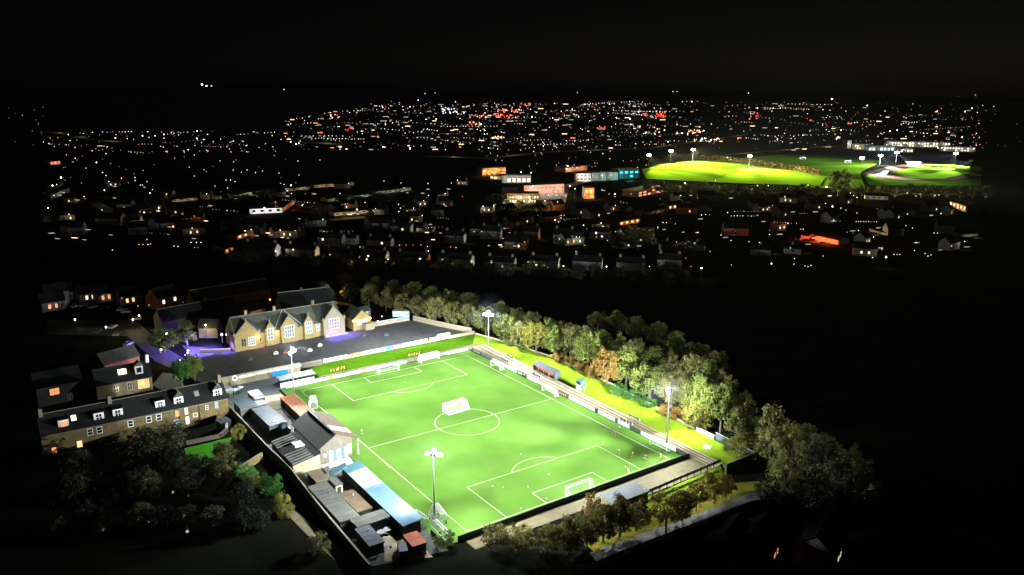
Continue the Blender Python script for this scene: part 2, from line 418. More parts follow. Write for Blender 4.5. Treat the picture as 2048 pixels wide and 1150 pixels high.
MASTS = [((-33.3,47.2,0), 14.1, 'floodlight mast by the white covered shelter and orange roofed shed'),
         ((41.0,51.6,0), 13.0, 'floodlight mast at the far corner where the terracing bends'),
         ((35.6,-42.8,0), 15.0, 'floodlight mast on the terracing beside the footballers'),
         ((-33.2,-40.2,0), 14.9, 'nearest floodlight mast, standing among stacked white goals')]
AIM = [  # for each mast: azimuth, tilt below level, half angle, watts
  [(-154.8,45,75,38349),(-139.8,24,30,51561),(-109.8,18,24,138187),(-79.8,24,24,150889),(-49.8,10,30,227964),(-34.8,10,24,150284),(-34.8,10,75,63149),(-19.8,10,24,256209),(-19.8,24,30,52611),(10.2,10,24,357453),(25.2,10,24,397722),(40.2,18,75,45280),(40.2,24,24,156913)],
  [(-228.5,14,48,61003),(-228.5,18,24,145715),(-228.5,45,75,34759),(-213.5,10,24,272188),(-168.5,10,38,117964),(-138.5,18,24,84782),(-138.5,24,38,46050),(-123.5,10,24,234763),(-108.5,10,75,15596),(-93.5,24,24,181174),(-78.5,10,24,214384),(-63.5,18,24,197076),(-33.5,32,24,41675),(-33.5,32,75,51769)],
  [(29.8,32,30,55751),(29.8,45,75,78856),(59.8,24,24,176698),(74.8,10,24,444524),(89.8,10,38,214346),(104.8,10,24,388257),(134.8,10,24,635504),(134.8,18,38,140831),(149.8,45,24,45143),(164.8,10,24,374124),(179.8,18,38,109890),(194.8,10,24,249804),(224.8,32,24,50658),(224.8,45,38,58399)],
  [(-49.6,32,24,58477),(-49.6,45,38,23200),(-49.6,45,75,30398),(-34.6,24,24,29621),(-19.6,10,24,250630),(-4.6,10,24,162868),(-4.6,24,30,72682),(40.4,10,48,70726),(55.4,10,24,208168),(55.4,32,48,43622),(70.4,18,24,137682),(100.4,10,24,212463),(100.4,10,38,148191),(130.4,24,75,47783),(145.4,18,38,63166)],
]
for (loc, h, lb), aims in zip(MASTS, AIM):
    d, sd = mast(loc, h, (0, loc[1]*.25, 0), lb)
    L = Vector(loc)+Vector((0,0,h+.3))
    point(L+Vector((0,0,1.3)), 14000, (.72,.86,1), .3)  # extra lamp added so each head glows all round
    for az, el, half, pw in aims:
        v = Vector((math.cos(R(az))*math.cos(R(el)), math.sin(R(az))*math.cos(R(el)), -math.sin(R(el))))
        o = L+Vector((v.x, v.y, 0)).normalized()*2.2
        spot(o, o+v*20, pw*FLOOD, half*2, 1.0, (.95,.98,1), .2)

# ---------------------------------------------------------------- goals
def goal(name, label, loc, rz, w=7.32, h=2.44, dt=.9, db=1.9, r=.075, sp=.4, grp=None):
    t = thing(name, label, 'goal', loc, rz, grp)
    f = MB()
    for s in (-1, 1): f.tube((s*w/2,0,0), (s*w/2,0,h), r, n=8)
    f.tube((-w/2-r,0,h), (w/2+r,0,h), r, n=8); f.build('goal_frame', m_white, t, True)
    b = MB(); q = r*.6
    for s in (-1, 1):
        b.tube((s*w/2,0,h), (s*w/2,dt,h), q); b.tube((s*w/2,dt,h), (s*w/2,db,0), q); b.tube((s*w/2,0,.04), (s*w/2,db,.04), q)
    b.tube((-w/2,db,.04), (w/2,db,.04), q); b.tube((-w/2,dt,h), (w/2,dt,h), q); b.build('back_frame', m_white, t)
    n = MB(); k = .022
    nx = int(w/sp)
    for i in range(1, nx):
        x = -w/2+w*i/nx; n.tube((x,0,h), (x,dt,h), k, n=3); n.tube((x,dt,h), (x,db,0), k, n=3)
    nz = int(h/sp)+1
    for i in range(1, nz):
        a = i/nz; y = dt+(db-dt)*a; z = h*(1-a); n.tube((-w/2,y,z), (w/2,y,z), k, n=3)
        for s in (-1, 1): n.tube((s*w/2,0,z), (s*w/2,y,z), k, n=3)
    for s in (-1, 1):
        for i in range(1, 4): n.tube((s*w/2,db*i/4,0), (s*w/2,dt*i/4,h), k, n=3)
    for i in range(1, 3): n.tube((-w/2,dt*i/3,h), (w/2,dt*i/3,h), k, n=3)
    n.build('net', m_net, t)
    return t
G = 'goals on and around the pitch'
goal('football_goal', 'netted goal on the nearest goal line, beside the footballers', (0,-49.1,0), math.pi, grp=G)
goal('football_goal', 'thick posted goal on the far goal line in front of the navy board', (0,49.1,0), 0, r=.09, grp=G)
goal('football_goal', 'wide white goal behind the far goal line, against the pale boards', (16.8,51.4,0), R(4), h=2.5, dt=1.5, db=1.8, r=.1, grp=G)
goal('football_goal', 'white goal with pale net standing on the edge of the centre circle', (1.6,10.4,0), R(184), dt=1.6, db=3.2, r=.1, sp=.3, grp=G)
goal('small_goal', 'small netted goal on the left touchline next to the orange roof', (-30.6,35.6,0), R(74), w=5, h=2.2, dt=1.6, db=2.2, r=.09, sp=.25, grp=G)
goal('small_goal', 'small goal on the right touchline nearest the terracing corner', (31.2,32.5,0), R(-90), w=5.4, h=2, r=.06, grp=G)
goal('small_goal', 'white goal pushed against the boards beside the halfway line', (32.0,4,0), R(-90), w=6.4, h=2.0, dt=1, db=1.4, r=.08, sp=.4, grp=G)
goal('small_goal', 'white goal against the boards below the floodlight near the footballers', (32.0,-43.2,0), R(-90), w=6, h=2, dt=1, db=1.4, r=.06, sp=.5, grp=G)
goal('stored_goal', 'stored goal right behind the nearest floodlight mast', (-31.9,-41.2,0), R(82), w=4.9, h=2.3, dt=1.2, db=2.3, r=.09, sp=.22, grp=G)
goal('stored_goal', 'stored goal leaning by the end of the blue roofed stand', (-36.4,-40.6,0), R(96), w=4.4, h=2.2, dt=1, db=1.5, r=.08, sp=.22, grp=G)
t = goal('stored_goal', 'long low goal frame lying in the nearest corner by the dark boards', (-34.3,-46.2,0), R(88), w=6.6, h=1.1, dt=.7, db=1.4, r=.1, sp=.35, grp=G)

# ---------------------------------------------------------------- perimeter boards
def marks(parent, axis, u0, u1, z0, z1, off, m, n=4, name='print', seed=0):
    """a short line of illegible print on a board"""
    rnd = random.Random(seed+int(abs(u0)*10)); b = MB(); L = u1-u0
    for i in range(n):
        a = u0+L*(i+.15)/n; c = u0+L*(i+.15+rnd.uniform(.35,.7))/n
        if axis == 'x': b.box(a, c, off-.012, off+.012, z0, z1)
        else: b.box(off-.012, off+.012, a, c, z0, z1)
    return b.build(name, m, parent)
def board_x(x0, x1, y, h, m, label, pr=None, z0=.05, name='advertising_board', grp='advertising boards round the pitch', cat='board', n=4):
    t = thing(name, label, cat, ((x0+x1)/2, y, 0), 0, grp); w = (x1-x0)/2-.02
    MB().box(-w, w, -.04, .04, z0, h).build('panel', m, t)
    each('post', m_metal, t, [(u-.05, u+.05, .05, .15, 0, h-.08) for u in (-w*.85, 0, w*.85)])
    if pr: marks(t, 'x', -w*.6, w*.6, z0+(h-z0)*.32, z0+(h-z0)*.68, -.05, pr, n)
    return t
def board_y(y0, y1, x, h, m, label, pr=None, z0=.05, grp='advertising boards round the pitch', n=4, xo=None):
    t = thing('advertising_board', label, 'board', (x, (y0+y1)/2, 0), 0, grp); w = (y1-y0)/2-.02
    MB().box(-.04, .04, -w, w, z0, h).build('panel', m, t)
    each('post', m_metal, t, [(.05, .15, u-.05, u+.05, 0, h-.08) for u in (-w*.85, 0, w*.85)])
    if pr: marks(t, 'y', -w*.6, w*.6, z0+(h-z0)*.3, z0+(h-z0)*.7, -.05, pr, n)
    return t
YB = 53.9
def bx(p): return on_y(p, 742-(p-640)*.125, YB)[0]
far = [(571,596,m_white,'blank white board at the open end of the far boards, by the yard',None),
       (596,628,m_white,'white far-end board right under the shelter windows',m_ltext),
       (628,656,m_white,'blank white far-end board between shelter and yellow board',None),
       (656,667,m_yel,'short yellow board in the row of white far-end boards',m_red),
       (667,694,m_white,'blank white far-end board just right of the yellow board',None),
       (694,722,m_white,'white far-end board with small dark print, beside the orange board',m_ltext),
       (722,732,m_orp,'short orange board in the far-end row left of the thick posted goal',m_white),
       (732,756,m_white,'white far-end board with pale blue print, left of the navy board',m_skyb),
       (756,786,m_navy,'navy board with white print behind the thick posted goal',m_white),
       (786,813,m_clear,'pale board with cyan print right of the navy board',m_cyan),
       (835,848,m_white,'white board at the left end of the wide far goal',m_ltext),
       (848,872,m_white,'white board with grey print seen through the wide far goal',m_ltext),
       (872,892,m_clear,'pale grey board at the right end of the wide far goal',m_ltext),
       (892,936,m_white,'long blank white board at the far right corner of the pitch',None)]
for a, c, m, lb, pr in far: board_x(bx(a), bx(c), YB, 1.05, m, lb, pr)
XB = 34.55
def by(p): return on_x(p, 694+(p-942)*.497, XB)[0]
rb = [(943,964,m_black,'dark board first along the terracing from the far corner',m_clear),
      (964,986,m_cont,'grey board second along the terracing from the far corner',m_black),
      (986,1004,m_white,'white terracing board just past the grey one',None),
      (1004,1016,m_white,'white terracing board with dark letters near the far corner',m_ltext),
      (1016,1034,m_white,'blank white terracing board just before the small green board',None),
      (1034,1047,m_green,'small green board on the terracing opposite the long dugout',m_white),
      (1050,1054,m_black,'very short dark board on the terracing opposite the long dugout',None),
      (1054,1074,m_white,'white board with one dark mark below the long dugout',m_ltext),
      (1074,1090,m_clear,'pale grey board below the long dugout',None),
      (1090,1113,m_white,'white board behind the goal by the halfway line',m_navy),
      (1113,1138,m_brown,'dark brown board with cream letters at the halfway line',m_cream),
      (1138,1162,m_white,'white board just past the brown board',None),
      (1162,1190,m_white,'long white board with a dark end mark, past the halfway line',m_ltext),
      (1190,1196,m_black,'short black board in the middle of the white terracing boards',None),
      (1196,1212,m_white,'white board with a grey logo beside the short black board',m_ltext),
      (1212,1230,m_white,'white board with pale violet print on the terracing',m_purple),
      (1230,1236,m_green,'short dark green board on the terracing',None),
      (1236,1259,m_white,'blank white board between two green ones on the terracing',None),
      (1259,1282,m_green,'long dark green board behind the two nearest-touchline footballers',None),
      (1282,1306,m_white,'white board left of the goal under the terracing floodlight',None),
      (1306,1330,m_white,'white board with violet print behind the goal under the floodlight',m_purple),
      (1330,1352,m_white,'blank white board at the foot of the terracing floodlight',None),
      (1352,1377,m_black,'black board closing the terracing row at the nearest right corner',None)]
for a, c, m, lb, pr in rb:
    y1, y0 = by(a), by(c); board_y(y0, y1, XB, 1.15, m, lb, pr)
nb = 15
for i in range(nb):
    x0 = -34+69*i/nb; x1 = -34+69*(i+1)/nb
    t = board_x(x0, x1, -51.35, 1.25, m_black, 'black board in the nearest-end row, %s from the terracing corner' % ordn(nb-1-i), None, grp='black boards along the nearest end')
    MB().box(-2.2, 2.2, -.08, -.05, .45, .52).build('rail', m_cont, t)
board_y(-51.3, -45.8, -37.3, 1.3, m_black, 'black board across the nearest left corner beside the lying goal', None, grp='black boards along the nearest end')

# ---------------------------------------------------------------- crush barriers on the terracing
def barrier(loc, rz, L, m1, label, h=.9):
    t = thing('crush_barrier', label, 'barrier', loc, rz, 'crush barriers on the terracing')
    for u in (-L/2, 0, L/2): MB().tube((u,0,0), (u,0,h), .09, n=6).tube((u,0,h*.8), (u,.6,0), .05, n=5).build('support', m_white if m1 != m_yel else m_yel, t)
    MB().box(-L/2, L/2, -.09, -.03, h-.5, h-.06).build('rail', m_brown if m1 == m_yel else m_ltext, t)
for i, (p, m1, lb) in enumerate([((668,742),m_yel,'yellow barrier on the far path nearer the shelter'),((683,738),m_yel,'yellow barrier on the far path nearer the short yellow board'),
        ((824,711),m_yel,'yellow barrier on the far path next to the wide goal'),((834,709),m_yel,'yellow barrier on the far path half hidden by the wide goal')]):
    barrier(tuple(at(*p)), 0, 2.1, m1, lb)
for p, lb in [((1006,722),'lower left barrier of the four nearest the terracing corner'),((1013,726),'lower right barrier of the four nearest the terracing corner'),((1017,715),'upper left barrier of the four nearest the terracing corner'),((1023,719),'upper right barrier of the four nearest the terracing corner'),
          ((1070,752),'barrier on the terracing in front of the long dugout'),((1077,756),'barrier on the terracing at the near end of the long dugout'),
          ((1246,844),'left barrier of the pair on the widest white part of terracing'),((1258,849),'right barrier of the pair on the widest white part of terracing'),((1262,836),'barrier left of two at the grass edge of the terracing'),((1272,841),'barrier right of two at the grass edge of the terracing')]:
    q = at(*p); barrier((q.x, q.y, .2), R(-90), 2.6, m_white, lb)

# ---------------------------------------------------------------- shelters beside the pitch
def dugout():
    t = thing('dugout', 'long grey roofed dugout with a red fascia on the terracing', 'dugout', (41.4,17.4,.24))
    L = 5.8
    MB().slab([(-1.7,-L-.2,2.45),(-1.7,L+.2,2.45),(1.5,L+.2,2.75),(1.5,-L-.2,2.75)][::-1], .14).build('roof', m_cont, t)
    MB().box(1.2,1.32,-L,L,0,2.5).build('rear_wall', m_felt2, t)
    for s in (-1, 1): MB().box(-1.1,1.2,s*L-.06,s*L+.06,0,2.36).build('side_wall', m_cont, t)
    MB().box(-1.78,-1.71,-L,L*.55,2.0,2.42).build('fascia', m_red, t)
    MB().box(.55,1.1,-L+.3,L-.3,.1,.5).build('bench', m_felt2, t)
    each('post', m_metal, t, [(-1.2,-1.1,u-.05,u+.05,0,2.34) for u in (-L*.5, 0, L*.5)])
dugout()
def tower():
    t = thing('camera_hut', 'small dark hut on legs with a white panel beside the grass bank', 'hut', (41.6,0,.0))
    each('leg', m_cream, t, [(x-.07,x+.07,y-.07,y+.07,0,1.5) for x in (-.8,.8) for y in (-.9,.9)])
    MB().box(-.95,.95,-1.1,1.1,1.5,3.6).build('cabin', m_cont, t)
    MB().slab([(-1.15,-1.3,3.6),(1.15,-1.3,3.75),(1.15,1.3,3.75),(-1.15,1.3,3.6)], .1).build('roof', m_teal, t)
    MB().box(-1.02,-.955,-.95,.95,.9,2.35).build('panel', m_white, t)
    MB().box(-.99,-.955,-.95,.95,2.45,3.35).build('window', m_glass, t)
tower()
def pavilion():
    t = thing('spectator_shelter', 'long flat roofed shelter with dark windows above white panels', 'shelter', (-29.2,56.3,0))
    L = 5.5
    MB().box(-L,L,-1.25,-1.15,0,1.55).build('lower_panel', m_white, t)
    w = MB().box(-L,L,-1.2,-1.14,1.56,2.75).build('window', m_glass, t)
    b = MB()
    for i in range(9): u = -L+2*L*i/8; b.box(u-.06,u+.06,-1.28,-1.21,1.56,2.75)
    b.build('frame', m_cont, w)
    MB().box(-L,L,1.1,1.2,0,2.9).build('rear_wall', m_house2, t)
    for s in (-1, 1): MB().box(s*L-.06,s*L+.06,-1.12,1.08,0,2.72).build('side_wall', m_teal, t)
    MB().slab([(-L-.4,-1.7,2.8),(L+.4,-1.7,2.8),(L+.4,1.6,3.1),(-L-.4,1.6,3.1)], .16).build('roof', m_clear, t)
    marks(t, 'x', -4.8, -3.2, 1.0, 1.4, -1.27, m_ltext, 3)
pavilion()
def turnstile():
    t = thing('flat_roof_shelter', 'shelter with a wide grey flat roof on the nearest path', 'shelter', (5.6,-58.9,0))
    MB().box(-5.2,5.2,-2.2,-2.08,0,2.35).build('rear_wall', m_stone2, t)
    for s in (-1, 1): MB().box(s*5.1-.08,s*5.1+.08,-2.06,1.8,0,2.35).build('side_wall', m_stone2, t)
    each('post', m_metal, t, [(u-.07,u+.07,1.8,1.94,0,2.4) for u in (-2.5, 0, 2.5)])
    MB().slab([(-5.5,-2.5,2.4),(5.5,-2.5,2.4),(5.5,2.3,2.6),(-5.5,2.3,2.6)], .15).build('roof', m_felt3, t)
turnstile()
# rail fence behind the nearest path
def rail():
    t = thing('rail_fence', 'dark boarded rail fence with tall posts behind the nearest path', 'fence', (24.3,-59.5,0), R(2.5))
    MB().box(-13.6,13.6,-.05,.05,1.0,1.75).build('board_panel', m_felt, t)
    for i in range(12):
        u = -13.5+27*i/11; MB().box(u-.07,u+.07,-.2,-.06,-.05,1.9).build('post', m_dark, t)
    MB().box(-13.75,-13.6,-.15,.15,0,2.5).build('end_post', m_cream, t)
rail()
def tall_fence():
    t = thing('tall_fence', 'tall black boarded fence at the lower end of the grass bank', 'fence', (40.9,-63.35,0), R(1))
    MB().box(-6.4,6.4,-.06,.06,0,3.1).build('board_panel', m_black, t)
    MB().box(-6.4,6.4,-.09,.09,3.105,3.2).build('top_rail', m_stone3, t)
    for i in range(6):
        u = -6.3+12.6*i/5; MB().box(u-.08,u+.08,-.25,-.07,0,3.1).build('post', m_dark, t)
tall_fence()
# low boundary wall / kerb along the outside of the bank
def pathwall(name, label, pts, h, w, m, cat='wall', z=0, cap=None):
    c = Vector(pts[0]).to_3d(); t = thing(name, label, cat, (c.x, c.y, z))
    b = MB(); k = MB()
    for p, q in zip(pts[:-1], pts[1:]):
        p, q = Vector(p), Vector(q); d = (q-p).normalized(); n = Vector((-d.y, d.x))*w/2
        pts4 = [p-n-c.xy, q-n-c.xy, q+n-c.xy, p+n-c.xy]
        b.slab([(a.x, a.y, h) for a in pts4], h)
        n2 = n*1.35
        if cap: k.slab([(a.x, a.y, h+.1) for a in (p-n2-c.xy, q-n2-c.xy, q+n2-c.xy, p+n2-c.xy)], .095)
    b.build('wall_face', m, t)
    if cap: k.build('coping', cap, t)
    return t
pathwall('kerb_wall', 'thin pale kerb wall between grass bank and the trees', [(46.6,69.3),(51.2,50),(54.4,29),(53.6,0),(51.8,-22),(49.3,-40)], .45, .35, m_conc)
pathwall('cream_wall', 'short cream wall at the lower end of the bank edge', [(49.2,-41),(48.6,-47.6)], 1.0, .5, m_cream, cap=m_white)
pathwall('steel_fence', 'grey steel sheet fence continuing the bank edge down to the black fence', [(49.0,-47.8),(47.6,-62.6)], 2.0, .12, m_cont, 'fence', cap=m_metal)
t = thing('bank_sign', 'small white sign board lying on the grass near the bank end', 'sign', tuple(at(1414,897)), R(-60))
MB().slab([(-.9,-.5,.25),(.9,-.5,.25),(.9,.5,.75),(-.9,.5,.75)], .06).build('panel', m_white, t)
MB().box(-.05,.05,.45,.52,0,.66).build('stake', m_dark, t)

# ---------------------------------------------------------------- walls and signs at the far end
def wall_x(x0, x1, y, h, m, name, label, th=.35, cap=m_stone3):
    t = thing(name, label, 'wall', ((x0+x1)/2, y, 0)); w = (x1-x0)/2
    MB().box(-w, w, -th/2, th/2, 0, h).build('wall_face', m, t)
    MB().box(-w, w, -th/2-.06, th/2+.06, h+.003, h+.12).build('coping', cap, t); return t
lw = wall_x(-50.2,-24.4,65.9,3.3,m_render,'lettered_wall','cream rendered wall with big white club lettering along its top')
letters('ARDROSSAN WINTON ROVERS FOOTBALL CLUB', 1.35, 20.5, m_white, lw, (-7.2,-.2,1.95))
b = MB(); b.tube((-8.4,-.24,2.4), (-8.4,-.18,2.4), .85, n=20); b.build('emblem', m_white, lw)
MB().tube((-8.4,-.27,2.4), (-8.4,-.245,2.4), .5, n=16).build('emblem_centre', m_ltext, lw)
wall_x(-24.3,-15.5,69.0,1.7,m_pink,'rear_wall','bare beige stretch of wall left of the rear advertising boards')
wall_x(-15.4,34.6,70.0,.8,m_stone3,'low_rear_wall','low stone wall carrying the rear advertising boards')
wall_x(34.7,46.3,69.7,1.1,m_stone3,'end_wall','short grey wall behind the far terracing corner')
t = thing('blue_banner', 'bright blue banner hung on the lettered wall behind the shelter', 'banner', (-31.2,65.6,0)); MB().box(-2.6,2.6,-.04,.03,.4,2.0).build('cloth', m_skyb, t); MB().box(-2.6,2.6,-.06,.05,2.0,2.06).build('pole', m_metal, t)
YR = 69.5
def rx(p): return on_y(p, 722-(p-648)*.184, YR)[0]
for a, c, h, z0, m, lb, pr, n in [(647,694,1.6,.45,m_white,'long white rear board farthest from the terracing',m_ltext,2),(694,706,1.6,.4,m_red,'red rear board next to the long white one',m_cream,2),
      (706,728,1.6,.45,m_orp,'orange rear board with yellow print',m_yel,3),(728,752,1.6,.5,m_white,'blank white rear board right of the orange one',None,2),(752,771,1.6,.5,m_clear,'pale rear board with grey print left of the cyan board',m_ltext,5),
      (771,782,1.7,.4,m_cyan,'cyan rear board beside the purple one',m_skyb,2),(782,805,1.75,.45,m_purple,'purple rear board with white print',m_white,3),(805,830,1.7,.5,m_white,'blank white rear board right of the purple one',None,2),
      (830,855,1.75,.5,m_cream,'cream rear board covered in brown print',m_brown,7),(859,873,1.75,.4,m_cream,'square pale yellow rear board',None,2),(874,900,2.6,1.0,m_cream,'tall cream rear board nearest the terracing corner',m_brown,6)]:
    board_x(rx(a), rx(c), YR, h, m, lb, pr, z0, grp='boards on the rear wall', n=n)
pathwall('path_wall', 'grey wall running from the playground corner towards the terracing', [(35.6,99.4),(39.6,87),(46.0,71.0)], 1.9, .4, m_stone3, cap=m_conc)
# school railing
t = thing('white_railing', 'long pale railing on a low wall at the back of the playground', 'railing', (25.8,100.2,0))
MB().box(-8.4,8.4,-.15,.15,0,.6).build('base_wall', m_conc, t); b = MB()
for i in range(57): u = -8.3+16.6*i/56; b.box(u-.035,u+.035,-.035,.035,.6,1.75)
b.box(-8.4,8.4,-.05,.05,1.75,1.83); b.build('bars', m_white, t)

# ================================================================ BUILDINGS
def window(t, face, u, z, w, h, off, pm=None, fm=None, nx=2, nz=2, fr=.12, simple=False, label=None):
    """a framed window standing proud of a wall; face f/b = -y/+y side, l/r = -x/+x side; off = that wall's coordinate"""
    pm = pm or m_glass; fm = fm or m_white
    sg = -1 if face in 'fl' else 1
    def bx(b, u0, u1, d0, d1, z0, z1):
        lo, hi = sorted((off+sg*d0, off+sg*d1))
        if face in 'fb': b.box(u0, u1, lo, hi, z0, z1)
        else: b.box(lo, hi, u0, u1, z0, z1)
    a, c = u-w/2, u+w/2
    if simple:
        b = MB(); bx(b, a, c, .003, .05, z, z+h); return b.build('window', pm, t)
    f = MB()
    bx(f, a-fr, a, .003, .1, z-fr, z+h+fr); bx(f, c, c+fr, .003, .1, z-fr, z+h+fr)
    bx(f, a, c, .003, .1, z-fr, z); bx(f, a, c, .003, .1, z+h, z+h+fr)
    for i in range(1, nx): q = a+w*i/nx; bx(f, q-.05, q+.05, .052, .09, z, z+h)
    for i in range(1, nz): q = z+h*i/nz; bx(f, a, c, .052, .085, q-.05, q+.05)
    o = f.build('window', fm, t, label=label)
    p = MB(); bx(p, a, c, .003, .05, z, z+h); p.build('pane', pm, o)
    return o
def pitched(b, L, D, h, rh, over=.35, th=.2, ov_x=.3):
    s = rh/(D/2)
    for k in (-1, 1):
        b.add([(-L/2-ov_x, k*(D/2+over), h-over*s+.02), (L/2+ov_x, k*(D/2+over), h-over*s+.02), (L/2+ov_x, 0, h+rh+.02), (-L/2-ov_x, 0, h+rh+.02),
               (-L/2-ov_x, k*(D/2+over), h-over*s+.02+th), (L/2+ov_x, k*(D/2+over), h-over*s+.02+th), (L/2+ov_x, 0, h+rh+.02+th), (-L/2-ov_x, 0, h+rh+.02+th)],
              [(3,2,1,0),(4,5,6,7),(0,1,5,4),(1,2,6,5),(3,0,4,7)])
    return b
def house(label, loc, rz, L, D, h, rh, wm, rm, wins=(), group=None, chim=(), cat='house', name='house', ridge=None, simple=True, flat=False):
    t = thing(name, label, cat, loc, rz, group)
    if flat:
        MB().box(-L/2, L/2, -D/2, D/2, 0, h).build('wall', wm, t)
        rf = MB().box(-L/2-.15, L/2+.15, -D/2-.15, D/2+.15, h+.003, h+.3).build('roof', rm, t)
    else:
        MB().prism_x([(-D/2,0),(D/2,0),(D/2,h),(0,h+rh),(-D/2,h)], -L/2, L/2).build('wall', wm, t)
        rf = pitched(MB(), L, D, h, rh).build('roof', rm, t)
        if ridge: MB().box(-L/2-.3, L/2+.3, -.16, .16, h+rh+.2, h+rh+.42).build('ridge_tiles', ridge, rf)
    for u in chim:
        MB().box(u-.6, u+.6, -.4, .4, h+rh-.3, h+rh+1.5).build('chimney', wm, rf)
    for w in wins:
        f, u, z, ww, hh, pm = w
        off = {'f': -D/2, 'b': D/2, 'l': -L/2, 'r': L/2}[f]
        window(t, f, u, z, ww, hh, off, pm, simple=simple)
    return t

# ---------------------------------------------------------------- the school
def school():
    t = thing('school_building', 'long sandstone school with steep dark roof and tall pointed gables', 'school', (-15,106,0))
    MB().prism_x([(-6,0),(6,0),(6,5.4),(0,10.7),(-6,5.4)], -20.6, 20).build('wall', m_stone, t)
    rf = MB()
    pitched(rf, 40.2, 12, 5.4, 5.3, .3, .2, .1); rf = rf.build('roof', m_slate2, t)
    MB().box(-20.5, 20.1, -.17, .17, 10.95, 11.15).build('ridge_tiles', m_stone3, rf)
    for u in (-14.5, -4.0, 11.0):
        MB().box(u-.5, u+.5, -.4, .4, 11.155, 12.9).build('chimney', m_stone3, rf)
    def gable(x, w, h0, ap, y, yb, steps, wm, cap=True):
        c = MB().prism_y([(x-w/2,0),(x+w/2,0),(x+w/2,h0),(x,ap),(x-w/2,h0)], y, y+.55).build('gable', wm, t)
        k = MB()
        for s in (-1, 1):
            k.prism_y([(x+s*(w/2+.15),h0+.02),(x+s*(w/2+.15),h0+.42),(x,ap+.5),(x,ap+.08)][::s], y-.08, y+.63)
            if steps: k.prism_y([(x+s*w/2-.45,h0+.45),(x+s*w/2+.45,h0+.45),(x+s*w/2,h0+1.9)], y+.0, y+.5)
        k.prism_y([(x-.28,ap+.52),(x+.28,ap+.52),(x,ap+1.9)], y, y+.5)
        k.build('coping', m_stone3, c)
        g = MB(); g.prism_y([(x-w/2+.1,0),(x+w/2-.1,0),(x+w/2-.1,h0),(x,ap-.15),(x-w/2+.1,h0)], y+.56, yb)
        g.build('gable_side', wm, c)
        r = MB(); sl = (ap-h0)/(w/2)
        for s in (-1, 1):
            p = [(x+s*w/2, y+.64, h0+.0), (x, y+.64, ap), (x, yb, ap), (x+s*w/2, yb, h0+.0)]
            r.add(p+[(a, q, z+.16) for a, q, z in p], [(0,1,2,3),(7,6,5,4),(0,4,5,1),(3,2,6,7),(0,3,7,4)])
        r.build('gable_roof', m_slate2, c)
        return c
    gable(-16.6, 9.0, 5.4, 10.4, -7.2, -.4, True, m_stone)
    gable(16.4, 8.6, 5.6, 10.9, -7.2, -.2, True, m_stone3)
    gable(-.9, 6.2, 5.8, 10.0, -6.6, -1.0, False, m_stone)
    gable(-8.0, 3.6, 5.6, 8.6, -6.55, -2.6, False, m_stone)
    gable(6.6, 3.6, 5.8, 8.9, -6.55, -2.5, False, m_stone)
    # lead flashings beside the middle gable
    lead = MB()
    for s in (-1, 1): lead.add([(-.9+s*.1,-.45,10.95),(-.9+s*.45,-.45,10.95),(-.9+s*5.3,-5.9,5.85),(-.9+s*4.9,-5.9,5.85)], [(0,1,2,3)])
    lead.build('lead_flashing', m_metal, rf)
    W = lambda *a, **k: window(t, 'f', *a, **k)
    for u in (-18.3, -17.5): W(u, 1.7, .55, 2.7, -7.2, m_glass, m_stone3, 1, 2)
    W(-15.0, 1.6, 2.2, 2.9, -7.2, m_glassb, m_white, 3, 3)
    W(-11.6, 2.2, .5, 1.2, -6, m_glass, m_stone3, 1, 1)
    W(-8.0, 2.2, 1.9, 4.2, -6.55, m_glassb, m_white, 2, 3)
    W(-.9, 2.0, 3.4, 4.4, -6.6, m_glassb, m_white, 4, 3)
    W(6.6, 2.2, 2.2, 4.4, -6.55, m_glassb, m_white, 3, 3)
    W(10.4, 2.4, 1.2, 2.9, -6, m_glassb, m_white, 2, 2)
    W(16.4, 2.5, 3.9, 3.9, -7.2, e_violet, m_white, 4, 3, label='violet lit window')
    MB().box(-13.4,-10.6,-7.1,-6.01,0,1.5).build('porch', m_brick, t)
    MB().box(-4.2,-3.7,-6.2,-6.02,.1,5.2).build('downpipe', m_slate, t)
    MB().slab([(11.9,-8.8,.35),(21.4,-8.8,.35),(21.4,-7.25,.35),(11.9,-7.25,.35)], .33).build('entrance_step', m_conc, t)
    for u, y, z in ((-12.5,-7.5,4.6),(-5.6,-6.4,4.7)):
        MB().ball((u, y, z), .32).build('wall_lamp', e_bulb, t)
        point((-15+u, 106+y-.8, z-.2), 620, (1,.62,.22), .3)
school()
spot((-.5,96.4,4.5), (0.5,95.2,0), 26000, 120, 1, (.22,.13,1), .3); spot((4.5,96.2,4.2), (7.5,95.6,0), 14000, 120, 1, (.24,.15,1), .3); point((1.4,97.2,1.6), 60, (.3,.2,1), .4)
t = thing('uplighter', 'small violet uplighter on the school playground before the right gable', 'lamp', (-2,97.6,0)); MB().box(-.35,.35,-.3,.3,0,.4).build('housing', m_black, t); MB().ball((0,0,.5), .3).build('lens', e_bulbv, t)
for p, lb in (((445,672),'tall violet lamp post at the left corner of the school'),((455,676),'shorter violet lamp next to the school corner')):
    q = at(p[0], p[1]+ (14 if p[0] < 450 else 10))
    t = thing('violet_lamp', lb, 'lamp', tuple(q)); MB().tube((0,0,0),(0,0,3.0),.1).build('pole', m_metal, t); MB().ball((0,0,3.3), .4).build('bulb', e_bulbv, t)
spot((-41,105,5.5), (-45,108,0), 220000, 130, 1, (.22,.13,1), .4); spot((-38.5,102,4), (-38.2,102.5,0), 20000, 130, 1, (.22,.13,1), .4); point((-38.6,104.5,2.2), 420, (.24,.15,1), .4)
pathwall('school_side_wall', 'low wall at the violet lit left end of the school', [(-46.5,105.5),(-37.2,100.6)], 1.0, .4, m_stone3, cap=m_white)
